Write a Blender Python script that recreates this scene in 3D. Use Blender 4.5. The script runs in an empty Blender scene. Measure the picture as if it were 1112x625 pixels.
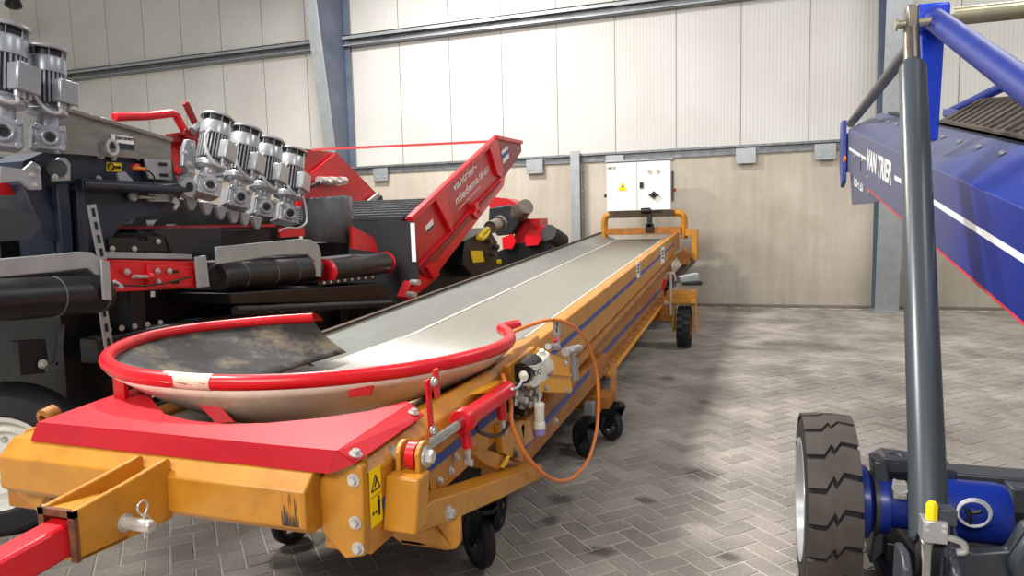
import bpy, bmesh, math, random
from mathutils import Vector, Matrix, Quaternion
random.seed(7)
V = Vector
PI = math.pi
C = bpy.context.scene.collection

# ------------------------------------------------------------------ camera
F, CX, CY, H = 745.0, 556.0, 312.5, 1.65
yaw, pitch, roll = math.radians(18.7), math.radians(5.5), math.radians(1.45)
fwd = V((-math.sin(yaw)*math.cos(pitch), math.cos(yaw)*math.cos(pitch), -math.sin(pitch)))
_r0 = V((math.cos(yaw), math.sin(yaw), 0)); _u0 = _r0.cross(fwd)
RT = _r0*math.cos(roll) - _u0*math.sin(roll)
UP = _u0*math.cos(roll) + _r0*math.sin(roll)
CAM = V((0, 0, H))
cd = bpy.data.cameras.new('camera'); cam = bpy.data.objects.new('camera', cd); C.objects.link(cam)
cd.sensor_width = 36; cd.lens = F/1112*36; cd.clip_start = .05
cam.matrix_world = Matrix(((RT.x, UP.x, -fwd.x, 0), (RT.y, UP.y, -fwd.y, 0), (RT.z, UP.z, -fwd.z, H), (0, 0, 0, 1)))
bpy.context.scene.camera = cam

def at(x, y, axis, val):
    """survey helper: the point of a known plane (axis 0/1/2 = val) seen along a bearing"""
    d = fwd + RT*((x-CX)/F) - UP*((y-CY)/F)
    return CAM + d*((val-CAM[axis])/d[axis])

# ------------------------------------------------------------------ materials
def mat(name, col, rough=.5, metal=0, var=.08, scale=6, bump=0, dirt=None, dirt_amt=.5, dirt_scale=3, spec=.5, stretch=None, coat=0):
    m = bpy.data.materials.new(name); m.use_nodes = True
    nt = m.node_tree; N = nt.nodes; L = nt.links; b = N['Principled BSDF']
    b.inputs['Roughness'].default_value = rough; b.inputs['Metallic'].default_value = metal
    b.inputs['Specular IOR Level'].default_value = spec
    if coat: b.inputs['Coat Weight'].default_value = coat; b.inputs['Coat Roughness'].default_value = .15
    tc = N.new('ShaderNodeTexCoord'); mp = N.new('ShaderNodeMapping'); L.new(tc.outputs['Object'], mp.inputs['Vector'])
    if stretch: mp.inputs['Scale'].default_value = stretch
    nz = N.new('ShaderNodeTexNoise'); nz.inputs['Scale'].default_value = scale; nz.inputs['Detail'].default_value = 6
    L.new(mp.outputs[0], nz.inputs['Vector'])
    cr = N.new('ShaderNodeValToRGB'); L.new(nz.outputs['Fac'], cr.inputs[0])
    cr.color_ramp.elements[0].position = .3; cr.color_ramp.elements[1].position = .7
    cr.color_ramp.elements[0].color = (*[max(0, c*(1-var*1.6)) for c in col], 1)
    cr.color_ramp.elements[1].color = (*[min(1, c*(1+var)) for c in col], 1)
    out = cr.outputs[0]
    if dirt:
        n2 = N.new('ShaderNodeTexNoise'); n2.inputs['Scale'].default_value = dirt_scale; n2.inputs['Detail'].default_value = 8; n2.inputs['Roughness'].default_value = .7
        L.new(mp.outputs[0], n2.inputs['Vector'])
        r2 = N.new('ShaderNodeValToRGB'); r2.color_ramp.elements[0].position = .5; r2.color_ramp.elements[1].position = .72
        r2.color_ramp.elements[1].color = (dirt_amt,)*3 + (1,)
        L.new(n2.outputs['Fac'], r2.inputs[0])
        mx = N.new('ShaderNodeMixRGB'); L.new(r2.outputs[0], mx.inputs[0]); L.new(out, mx.inputs[1]); mx.inputs[2].default_value = (*dirt, 1)
        out = mx.outputs[0]
    L.new(out, b.inputs['Base Color'])
    if bump:
        bp = N.new('ShaderNodeBump'); bp.inputs['Strength'].default_value = bump; bp.inputs['Distance'].default_value = .01
        L.new(nz.outputs['Fac'], bp.inputs['Height']); L.new(bp.outputs[0], b.inputs['Normal'])
    return m

def srgb(r, g, b):
    f = lambda c: (c/255/12.92) if c/255 <= .04045 else ((c/255+.055)/1.055)**2.4
    return (f(r), f(g), f(b))

M = {}
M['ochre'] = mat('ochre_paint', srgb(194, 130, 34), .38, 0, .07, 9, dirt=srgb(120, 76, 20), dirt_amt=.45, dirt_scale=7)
M['ochre_lit'] = mat('ochre_paint_lit', srgb(240, 164, 22), .4, 0, .05, 9)  # brighter ochre copy, the lit look put into the colour
M['ochre_dk'] = mat('ochre_paint_worn_shaded', srgb(165, 102, 26), .5, 0, .12, 12, dirt=srgb(80, 54, 26), dirt_amt=.6, dirt_scale=5)  # worn ochre, also darkened to stand in for shade
M['red'] = mat('red_paint', srgb(216, 20, 34), .32, 0, .05, 5, dirt=srgb(150, 30, 30), dirt_amt=.25, dirt_scale=9)
M['red_plastic'] = mat('red_sheet', srgb(192, 14, 34), .45, 0, .05, 4, dirt=srgb(170, 40, 54), dirt_amt=.3, dirt_scale=14)
M['red_panel'] = mat('red_panel_paint', srgb(186, 24, 30), .35, 0, .06, 3)
M['red_dk'] = mat('dark_red_paint', srgb(140, 14, 20), .4, 0, .1, 4)
M['blue'] = mat('blue_paint', srgb(18, 46, 142), .42, 0, .06, 3, coat=.2)
M['blue_tube'] = mat('blue_tube_paint', srgb(16, 40, 128), .5, 0, .06, 3)
M['blue_hi'] = mat('bright_blue_paint', srgb(26, 64, 200), .3, 0, .06, 3)
M['blue_dust'] = mat('dusty_slate_blue_paint', srgb(84, 90, 112), .45, 0, .06, 3)
M['stripe'] = mat('blue_stripe', srgb(10, 62, 150), .45, 0, .06, 20)
M['white'] = mat('white_paint', srgb(236, 236, 232), .4, 0, .03, 4)
M['cabinet'] = mat('cabinet_white', srgb(236, 236, 230), .35, 0, .03, 3)
M['decal'] = mat('white_decal', srgb(240, 240, 240), .5, 0, .02, 4)
M['yellow'] = mat('yellow_sticker', srgb(250, 214, 10), .45, 0, .03, 8)
M['black'] = mat('black_paint', srgb(13, 13, 15), .4, 0, .2, 6)
M['ink'] = mat('black_ink', srgb(14, 14, 14), .6, 0, .1, 6)
M['rubber'] = mat('black_rubber', srgb(32, 32, 34), .62, 0, .2, 5, bump=.15)
M['roller'] = mat('black_roller_rubber', srgb(27, 26, 27), .4, 0, .25, 5, stretch=(6, 1, 6))
M['flap'] = mat('grey_rubber_flap', srgb(84, 86, 90), .6, 0, .15, 3, dirt=srgb(120, 122, 126), dirt_amt=.5, dirt_scale=4)
M['liner'] = mat('dusty_rubber_liner', srgb(48, 46, 44), .8, 0, .3, 9, bump=.3, dirt=srgb(138, 122, 98), dirt_amt=.75, dirt_scale=4.5)
M['belt'] = mat('belt_grey', srgb(132, 129, 118), .40, 0, .05, 10, dirt=srgb(158, 149, 126), dirt_amt=.45, dirt_scale=5, stretch=(6, .35, 1))
M['belt_side'] = mat('belt_side_grey', srgb(128, 129, 122), .45, 0, .06, 8, stretch=(4, .4, 1))
M['beltline'] = mat('belt_edge_line', srgb(196, 192, 180), .5, 0, .05, 10)
M['cone'] = mat('hopper_outer_cream', srgb(232, 218, 198), .5, 0, .06, 9, dirt=srgb(150, 112, 80), dirt_amt=.4, dirt_scale=6)
M['navy'] = mat('navy_paint', srgb(34, 42, 58), .4, 0, .1, 4)
M['darkmetal'] = mat('dark_frame', srgb(18, 20, 25), .45, 0, .2, 5)
M['charcoal'] = mat('charcoal_paint', srgb(62, 66, 72), .36, 0, .08, 4)
M['tubegrey'] = mat('slate_grey_tube', srgb(62, 68, 73), .32, 0, .05, 3)
M['galv'] = mat('galvanised_steel', srgb(166, 170, 172), .42, .4, .07, 9)
M['galv_dk'] = mat('galvanised_girt', srgb(128, 130, 132), .45, .4, .18, 10)
M['steelblue'] = mat('painted_column', srgb(96, 106, 124), .5, .1, .1, 3, dirt=srgb(120, 128, 142), dirt_amt=.5, dirt_scale=2)
M['stainless'] = mat('brushed_stainless', srgb(150, 147, 140), .32, .6, .12, 5, stretch=(1, 1, 5))
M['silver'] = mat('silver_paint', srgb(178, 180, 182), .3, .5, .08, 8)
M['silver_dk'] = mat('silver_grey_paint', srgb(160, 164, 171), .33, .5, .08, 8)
M['zinc'] = mat('zinc_bolt', srgb(196, 194, 188), .3, .4, .12, 30)
M['chrome'] = mat('chrome_rod', srgb(190, 190, 188), .12, 1, .05, 20)
M['dullsteel'] = mat('dull_steel', srgb(132, 122, 112), .32, .8, .12, 12)
M['brass'] = mat('plated_rod', srgb(188, 180, 150), .28, .7, .1, 8)
M['orange_hose'] = mat('orange_hose', srgb(226, 128, 58), .5, 0, .05, 20)
M['cable'] = mat('grey_cable', srgb(196, 196, 196), .5, 0, .05, 20)
M['lilac'] = mat('lilac_plastic', srgb(150, 128, 190), .5, 0, .05, 10)
M['plug_white'] = mat('white_plastic', srgb(226, 222, 206), .45, 0, .06, 9, dirt=srgb(150, 140, 110), dirt_amt=.4, dirt_scale=20)
M['tyre'] = mat('tyre_rubber', srgb(72, 64, 58), .75, 0, .15, 10, bump=.2)
M['tyre_dk'] = mat('tyre_groove', srgb(26, 24, 23), .85, 0, .2, 10)
M['rim_white'] = mat('cream_rim', srgb(226, 224, 214), .4, 0, .05, 5)
M['tape'] = mat('torn_masking_tape', srgb(226, 204, 182), .75, 0, .1, 30, dirt=srgb(190, 70, 70), dirt_amt=.4, dirt_scale=25)
M['rust'] = mat('rusty_edge', srgb(110, 64, 40), .8, 0, .3, 40)
M['scuff'] = mat('scuff_mark', srgb(70, 54, 36), .8, 0, .4, 30)
M['chev_belt'] = mat('brown_chevron_belt', srgb(78, 68, 60), .7, 0, .12, 5)
M['redline'] = mat('red_edge', srgb(214, 60, 64), .5, 0, .05, 5)

def sheen_blue():  # slate-grey sheen painted into the blue, growing towards the far end
    m = mat('blue_paint_grey_sheen', srgb(12, 42, 136), .45, 0, .06, 3, coat=.1, spec=.35); nt = m.node_tree; N = nt.nodes; L = nt.links; b = N['Principled BSDF']
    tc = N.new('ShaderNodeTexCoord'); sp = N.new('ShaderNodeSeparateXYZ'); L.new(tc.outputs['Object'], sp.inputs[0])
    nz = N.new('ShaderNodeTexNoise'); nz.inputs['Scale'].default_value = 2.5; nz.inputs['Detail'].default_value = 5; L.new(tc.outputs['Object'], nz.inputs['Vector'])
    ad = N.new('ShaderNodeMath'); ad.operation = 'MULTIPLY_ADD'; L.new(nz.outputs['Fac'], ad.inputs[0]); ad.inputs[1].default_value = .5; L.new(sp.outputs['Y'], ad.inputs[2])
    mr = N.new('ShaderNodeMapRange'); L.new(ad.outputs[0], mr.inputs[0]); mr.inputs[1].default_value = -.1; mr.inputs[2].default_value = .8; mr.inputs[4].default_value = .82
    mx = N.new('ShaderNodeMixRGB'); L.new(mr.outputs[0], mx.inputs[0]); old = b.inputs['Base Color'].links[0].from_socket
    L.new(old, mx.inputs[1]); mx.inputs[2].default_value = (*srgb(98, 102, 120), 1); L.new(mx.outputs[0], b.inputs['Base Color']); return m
M['blue_sheen'] = sheen_blue()

# ------------------------------------------------------------------ mesh builder
class MB:
    def __init__(s): s.bm = bmesh.new(); s.mi = 0
    def face(s, vs):
        try:
            f = s.bm.faces.new(vs); f.material_index = s.mi; return f
        except ValueError: return None
    def box(s, c, sz, rot=None):
        c = V(c); vs = []
        for x in (-.5, .5):
            for y in (-.5, .5):
                for z in (-.5, .5):
                    p = V((x*sz[0], y*sz[1], z*sz[2]))
                    if rot is not None: p = rot @ p
                    vs.append(s.bm.verts.new(c+p))
        for q in ((0, 1, 3, 2), (4, 6, 7, 5), (0, 4, 5, 1), (2, 3, 7, 6), (0, 2, 6, 4), (1, 5, 7, 3)): s.face([vs[i] for i in q])
        return s
    def bb(s, a, b):
        a, b = V(a), V(b); return s.box((a+b)/2, [abs(b[i]-a[i]) for i in range(3)])
    def bar(s, p0, p1, w, h, up=(0, 0, 1)):
        p0, p1 = V(p0), V(p1); d = (p1-p0); l = d.length; d.normalize()
        sx = d.cross(V(up)); sx = sx.normalized() if sx.length > 1e-4 else V((1, 0, 0)); sz = sx.cross(d)
        rot = Matrix((sx, d, sz)).transposed()
        return s.box((p0+p1)/2, (w, l, h), rot)
    def prism(s, pts, vec):
        pts = [V(p) for p in pts]; vec = V(vec); n = len(pts)
        a = [s.bm.verts.new(p) for p in pts]; b = [s.bm.verts.new(p+vec) for p in pts]
        s.face(a); s.face(b[::-1])
        for i in range(n): s.face([a[i], b[i], b[(i+1) % n], a[(i+1) % n]])
        return s
    def sweep(s, prof, p0, p1):      # closed profile of (x,z) pairs swept from p0 to p1 (offsets)
        p0, p1 = V(p0), V(p1)
        return s.prism([p0+V((x, 0, z)) for x, z in prof], p1-p0)
    def lathe(s, p, axis, prof, seg=24):
        p = V(p); ax = V(axis).normalized(); q = V((0, 0, 1)).rotation_difference(ax); rows = []
        for r, h in prof:
            if r < 1e-5: rows.append([s.bm.verts.new(p+ax*h)])
            else: rows.append([s.bm.verts.new(p+q @ V((r*math.cos(2*PI*i/seg), r*math.sin(2*PI*i/seg), h))) for i in range(seg)])
        for A, B in zip(rows, rows[1:]):
            for i in range(seg):
                j = (i+1) % seg
                if len(A) == 1 and len(B) == 1: continue
                if len(A) == 1: s.face([A[0], B[i], B[j]])
                elif len(B) == 1: s.face([A[i], A[j], B[0]])
                else: s.face([A[i], A[j], B[j], B[i]])
        return s
    def cyl(s, p0, p1, r, r1=None, seg=24):
        p0, p1 = V(p0), V(p1); d = p1-p0; r1 = r if r1 is None else r1
        return s.lathe(p0, d, [(0, 0), (r, 0), (r1, d.length), (0, d.length)], seg)
    def tube(s, pts, r, seg=10, smooth=0, closed=False):
        pts = [V(p) for p in pts]
        if smooth: pts = spline(pts, smooth, closed)
        n = len(pts); rows = []; nrm = None
        for i, p in enumerate(pts):
            a = pts[(i-1) % n] if closed or i else p; b = pts[(i+1) % n] if closed or i < n-1 else p
            t = (b-a).normalized()
            if nrm is None:
                nrm = t.cross(V((0, 0, 1))); nrm = nrm.normalized() if nrm.length > 1e-3 else V((1, 0, 0))
            nrm = (nrm - t*nrm.dot(t)).normalized(); bn = t.cross(nrm)
            rows.append([s.bm.verts.new(p+(nrm*math.cos(2*PI*k/seg)+bn*math.sin(2*PI*k/seg))*r) for k in range(seg)])
        m = n if closed else n-1
        for i in range(m):
            A, B = rows[i], rows[(i+1) % n]
            for k in range(seg): s.face([A[k], A[(k+1) % seg], B[(k+1) % seg], B[k]])
        if not closed: s.face(rows[0][::-1]); s.face(rows[-1])
        return s
    def grid(s, rows, closed=False):
        R = [[s.bm.verts.new(V(p)) for p in row] for row in rows]
        for A, B in zip(R, R[1:]):
            n = len(A)
            for i in range(n if closed else n-1): s.face([A[i], A[(i+1) % n], B[(i+1) % n], B[i]])
        return s
    def build(s, name, m, parent=None, bevel=0, angle=35, thick=0, recalc=True):
        if recalc: bmesh.ops.recalc_face_normals(s.bm, faces=s.bm.faces[:])
        org = V((0, 0, 0)); p = parent
        while p is not None: org += p.location; p = p.parent
        bmesh.ops.translate(s.bm, verts=s.bm.verts[:], vec=-org)
        me = bpy.data.meshes.new(name); s.bm.to_mesh(me); s.bm.free()
        for x in (m if isinstance(m, (list, tuple)) else [m]): me.materials.append(x)
        for f in me.polygons: f.use_smooth = angle > 0
        if angle: me.set_sharp_from_angle(angle=math.radians(angle))
        o = bpy.data.objects.new(name, me); C.objects.link(o); o.parent = parent
        if thick:
            md = o.modifiers.new('thickness', 'SOLIDIFY'); md.thickness = thick; md.offset = 0
        if bevel:
            md = o.modifiers.new('bevel', 'BEVEL'); md.width = bevel; md.segments = 2; md.limit_method = 'ANGLE'; md.angle_limit = math.radians(40)
        return o

def spline(P, k, closed=False):
    out = []; n = len(P)
    for i in range(n if closed else n-1):
        g = (lambda j: P[j % n]) if closed else (lambda j: P[max(0, min(n-1, j))])
        a, b, c, d = g(i-1), g(i), g(i+1), g(i+2)
        for j in range(k):
            t = j/k
            out.append(.5*((2*b)+(c-a)*t+(2*a-5*b+4*c-d)*t*t+(3*b-a-3*c+d)*t**3))
    if not closed: out.append(P[-1])
    return out

def thing(name, label, cat, loc):
    o = bpy.data.objects.new(name, None); C.objects.link(o); o.location = loc; o.empty_display_size = .2
    o['label'] = label; o['category'] = cat; return o
def struct(name, mb, m, **k):
    o = mb.build(name, m, None, **k); o['kind'] = 'structure'; return o
def lab(o, text): o['label'] = text; return o

def bolt(parent, p, axis, r=.014, m=None):
    b = MB(); p = V(p); a = V(axis).normalized()
    b.lathe(p, a, [(0, 0), (r*1.5, 0), (r*1.5, r*.25), (0, r*.25)], 18)
    b.lathe(p+a*r*.25, a, [(0, 0), (r, 0), (r, r*.8), (r*.85, r*.95), (0, r*.95)], 6)
    return b.build('bolt', m or M['zinc'], parent)

def text(parent, body, origin, xd, yd, w, h, m, name='lettering', ext=.0008, slant=0, bold=.012):
    cu = bpy.data.curves.new('t', 'FONT'); cu.body = body; cu.extrude = .01; cu.offset = bold; cu.shear = slant; cu.resolution_u = 3
    o = bpy.data.objects.new('t', cu); C.objects.link(o)
    bpy.context.view_layer.update()
    dg = bpy.context.evaluated_depsgraph_get(); me = bpy.data.meshes.new_from_object(o.evaluated_get(dg))
    bpy.data.objects.remove(o); bpy.data.curves.remove(cu)
    xs = [v.co.x for v in me.vertices]; ys = [v.co.y for v in me.vertices]
    x0, x1, y0, y1 = min(xs), max(xs), min(ys), max(ys)
    xd = V(xd).normalized(); yd = V(yd).normalized(); n = xd.cross(yd).normalized()
    org = V((0, 0, 0)); p = parent
    while p is not None: org += p.location; p = p.parent
    for v in me.vertices:
        v.co = V(origin)+xd*((v.co.x-x0)/(x1-x0)*w)+yd*((v.co.y-y0)/(y1-y0)*h)+n*(v.co.z/.01*ext)-org
    me.name = name; me.materials.clear(); me.materials.append(m)
    ob = bpy.data.objects.new(name, me); C.objects.link(ob); ob.parent = parent
    return ob

def quad_plate(mb, a, b, c, d, t, n):
    return mb.prism([a, b, c, d], V(n)*t)

# ------------------------------------------------------------------ setting
WY = 13.14
def floor_obj():
    mb = MB(); mb.mi = 0
    mb.grid([[(-26, -6, -.004), (16, -6, -.004)], [(-26, WY+.2, -.004), (16, WY+.2, -.004)]])
    w = .1122; g = .0032; bv = .004
    tone = mb.bm.loops.layers.float_color.new('tone')
    s2 = math.sqrt(.5); off_p, off_q = 2.25, 2.80
    mb.mi = 1
    n0, n1 = -110, 190
    for i in range(-75, 135):
        for j in range(-60, 150):
            k = (i-j) % 4
            if k == 0: a, b = 2, 1
            elif k == 3: a, b = 1, 2
            else: continue
            p0 = off_p+i*w; q0 = off_q+j*w
            pc, qc = p0+a*w/2, q0+b*w/2
            X, Y = (pc-qc)*s2, (pc+qc)*s2
            if not (-9.5 < X < 6.5 and .2 < Y < WY-.1): continue
            t = random.random(); t = .82+.3*t
            hz = random.uniform(-.0008, .0008)
            def P(u, v, z): return mb.bm.verts.new(((u-v)*s2, (u+v)*s2, z))
            o = [P(p0+g, q0+g, -.004), P(p0+a*w-g, q0+g, -.004), P(p0+a*w-g, q0+b*w-g, -.004), P(p0+g, q0+b*w-g, -.004)]
            gg = g+bv
            tp = [P(p0+gg, q0+gg, hz), P(p0+a*w-gg, q0+gg, hz), P(p0+a*w-gg, q0+b*w-gg, hz), P(p0+gg, q0+b*w-gg, hz)]
            fs = [mb.face(tp)]
            for e in range(4): fs.append(mb.face([o[e], o[(e+1) % 4], tp[(e+1) % 4], tp[e]]))
            for f in fs:
                for l in f.loops: l[tone] = (t, t, t, 1)
    jm = mat('sand_joint', srgb(196, 190, 180), .9, 0, .12, 8)
    m = bpy.data.materials.new('concrete_paver'); m.use_nodes = True
    nt = m.node_tree; N = nt.nodes; L = nt.links; b = N['Principled BSDF']; b.inputs['Roughness'].default_value = .82
    b.inputs['Specular IOR Level'].default_value = .3
    tc = N.new('ShaderNodeTexCoord')
    at_ = N.new('ShaderNodeAttribute'); at_.attribute_name = 'tone'
    n1_ = N.new('ShaderNodeTexNoise'); n1_.inputs['Scale'].default_value = 1.3; n1_.inputs['Detail'].default_value = 6
    n2_ = N.new('ShaderNodeTexNoise'); n2_.inputs['Scale'].default_value = 60; n2_.inputs['Detail'].default_value = 5
    n3_ = N.new('ShaderNodeTexNoise'); n3_.inputs['Scale'].default_value = 2.2; n3_.inputs['Detail'].default_value = 3
    for n in (n1_, n2_, n3_): L.new(tc.outputs['Object'], n.inputs['Vector'])
    r1 = N.new('ShaderNodeValToRGB'); L.new(n1_.outputs['Fac'], r1.inputs[0])
    r1.color_ramp.elements[0].position = .32; r1.color_ramp.elements[0].color = (*srgb(130, 123, 116), 1)
    r1.color_ramp.elements[1].position = .7; r1.color_ramp.elements[1].color = (*srgb(174, 166, 155), 1)
    mx = N.new('ShaderNodeMixRGB'); mx.blend_type = 'MULTIPLY'; mx.inputs[0].default_value = 1
    L.new(r1.outputs[0], mx.inputs[1]); L.new(at_.outputs['Color'], mx.inputs[2])
    r2 = N.new('ShaderNodeMapRange'); r2.inputs[1].default_value = .25; r2.inputs[2].default_value = .75; r2.inputs[3].default_value = .8; r2.inputs[4].default_value = 1.15
    L.new(n2_.outputs['Fac'], r2.inputs[0])
    mx2 = N.new('ShaderNodeMixRGB'); mx2.blend_type = 'MULTIPLY'; mx2.inputs[0].default_value = 1
    L.new(mx.outputs[0], mx2.inputs[1]); L.new(r2.outputs[0], mx2.inputs[2])
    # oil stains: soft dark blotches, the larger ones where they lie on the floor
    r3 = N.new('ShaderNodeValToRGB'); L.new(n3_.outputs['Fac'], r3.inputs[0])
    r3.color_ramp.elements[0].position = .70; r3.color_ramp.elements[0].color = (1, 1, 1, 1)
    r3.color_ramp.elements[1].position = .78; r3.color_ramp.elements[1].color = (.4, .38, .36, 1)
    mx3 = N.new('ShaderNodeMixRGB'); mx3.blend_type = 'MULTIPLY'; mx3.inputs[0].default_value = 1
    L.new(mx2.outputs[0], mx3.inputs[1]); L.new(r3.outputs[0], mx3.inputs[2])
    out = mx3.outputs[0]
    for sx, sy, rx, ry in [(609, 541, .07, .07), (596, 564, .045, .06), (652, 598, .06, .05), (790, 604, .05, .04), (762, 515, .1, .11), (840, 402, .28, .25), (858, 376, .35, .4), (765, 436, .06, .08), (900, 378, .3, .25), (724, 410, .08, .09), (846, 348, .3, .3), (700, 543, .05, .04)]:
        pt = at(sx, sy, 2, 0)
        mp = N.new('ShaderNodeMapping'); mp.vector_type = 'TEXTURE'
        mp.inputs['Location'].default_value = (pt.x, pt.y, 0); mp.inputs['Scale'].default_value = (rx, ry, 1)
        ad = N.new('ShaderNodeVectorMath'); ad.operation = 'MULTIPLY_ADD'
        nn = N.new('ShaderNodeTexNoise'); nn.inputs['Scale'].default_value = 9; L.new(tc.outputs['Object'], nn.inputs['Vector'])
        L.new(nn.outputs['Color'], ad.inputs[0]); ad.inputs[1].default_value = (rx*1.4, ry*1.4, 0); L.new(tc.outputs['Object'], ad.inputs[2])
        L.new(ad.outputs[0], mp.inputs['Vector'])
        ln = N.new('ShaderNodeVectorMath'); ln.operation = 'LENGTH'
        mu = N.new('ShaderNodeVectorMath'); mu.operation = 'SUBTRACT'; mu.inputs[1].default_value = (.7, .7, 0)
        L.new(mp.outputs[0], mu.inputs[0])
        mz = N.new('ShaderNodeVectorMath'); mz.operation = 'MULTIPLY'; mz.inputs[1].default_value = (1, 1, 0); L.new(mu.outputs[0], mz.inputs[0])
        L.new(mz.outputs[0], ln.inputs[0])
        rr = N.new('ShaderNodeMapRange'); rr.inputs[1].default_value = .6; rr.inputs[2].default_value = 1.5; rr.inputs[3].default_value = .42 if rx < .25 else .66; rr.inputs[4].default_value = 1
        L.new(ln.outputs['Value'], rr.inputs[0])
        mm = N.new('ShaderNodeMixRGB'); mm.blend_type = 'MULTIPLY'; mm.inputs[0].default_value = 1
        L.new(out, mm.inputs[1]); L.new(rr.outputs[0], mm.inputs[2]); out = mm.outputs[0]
    L.new(out, b.inputs['Base Color'])
    bp = N.new('ShaderNodeBump'); bp.inputs['Strength'].default_value = .25; bp.inputs['Distance'].default_value = .004
    L.new(n2_.outputs['Fac'], bp.inputs['Height']); L.new(bp.outputs[0], b.inputs['Normal'])
    struct('floor', mb, [jm, m], angle=20, recalc=False)
floor_obj()

def panel_mat():
    m = bpy.data.materials.new('sandwich_panel'); m.use_nodes = True
    nt = m.node_tree; N = nt.nodes; L = nt.links; b = N['Principled BSDF']; b.inputs['Roughness'].default_value = .42
    tc = N.new('ShaderNodeTexCoord'); sp = N.new('ShaderNodeSeparateXYZ'); L.new(tc.outputs['Object'], sp.inputs[0])
    def math_(op, a, bv=None):
        n = N.new('ShaderNodeMath'); n.operation = op
        if isinstance(a, (int, float)): n.inputs[0].default_value = a
        else: L.new(a, n.inputs[0])
        if bv is not None:
            if isinstance(bv, (int, float)): n.inputs[1].default_value = bv
            else: L.new(bv, n.inputs[1])
        return n.outputs[0]
    s = math_('ADD', sp.outputs['X'], sp.outputs['Y'])
    xx = math_('DIVIDE', math_('ADD', sp.outputs['X'], 18.037), 1.1235)
    fr = math_('FRACT', xx)
    d = math_('ABSOLUTE', math_('SUBTRACT', fr, .5))
    joint = math_('GREATER_THAN', d, .4925)
    rib = math_('SINE', math_('MULTIPLY', sp.outputs['X'], 2*PI/1.1235*18))
    nz = N.new('ShaderNodeTexNoise'); nz.inputs['Scale'].default_value = .7; nz.inputs['Detail'].default_value = 5; L.new(tc.outputs['Object'], nz.inputs['Vector'])
    cr = N.new('ShaderNodeValToRGB'); L.new(nz.outputs['Fac'], cr.inputs[0])
    cr.color_ramp.elements[0].position = .3; cr.color_ramp.elements[0].color = (*srgb(204, 200, 193), 1)
    cr.color_ramp.elements[1].position = .7; cr.color_ramp.elements[1].color = (*srgb(217, 214, 208), 1)
    rb = N.new('ShaderNodeMapRange'); rb.inputs[1].default_value = -1; rb.inputs[3].default_value = .955; L.new(rib, rb.inputs[0])
    ml = N.new('ShaderNodeMixRGB'); ml.blend_type = 'MULTIPLY'; ml.inputs[0].default_value = 1; L.new(cr.outputs[0], ml.inputs[1]); L.new(rb.outputs[0], ml.inputs[2])
    mx = N.new('ShaderNodeMixRGB'); L.new(joint, mx.inputs[0]); L.new(ml.outputs[0], mx.inputs[1]); mx.inputs[2].default_value = (*srgb(128, 122, 114), 1)
    L.new(mx.outputs[0], b.inputs['Base Color'])
    bp = N.new('ShaderNodeBump'); bp.inputs['Strength'].default_value = .25; bp.inputs['Distance'].default_value = .004
    L.new(rib, bp.inputs['Height']); L.new(bp.outputs[0], b.inputs['Normal'])
    return m

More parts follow.
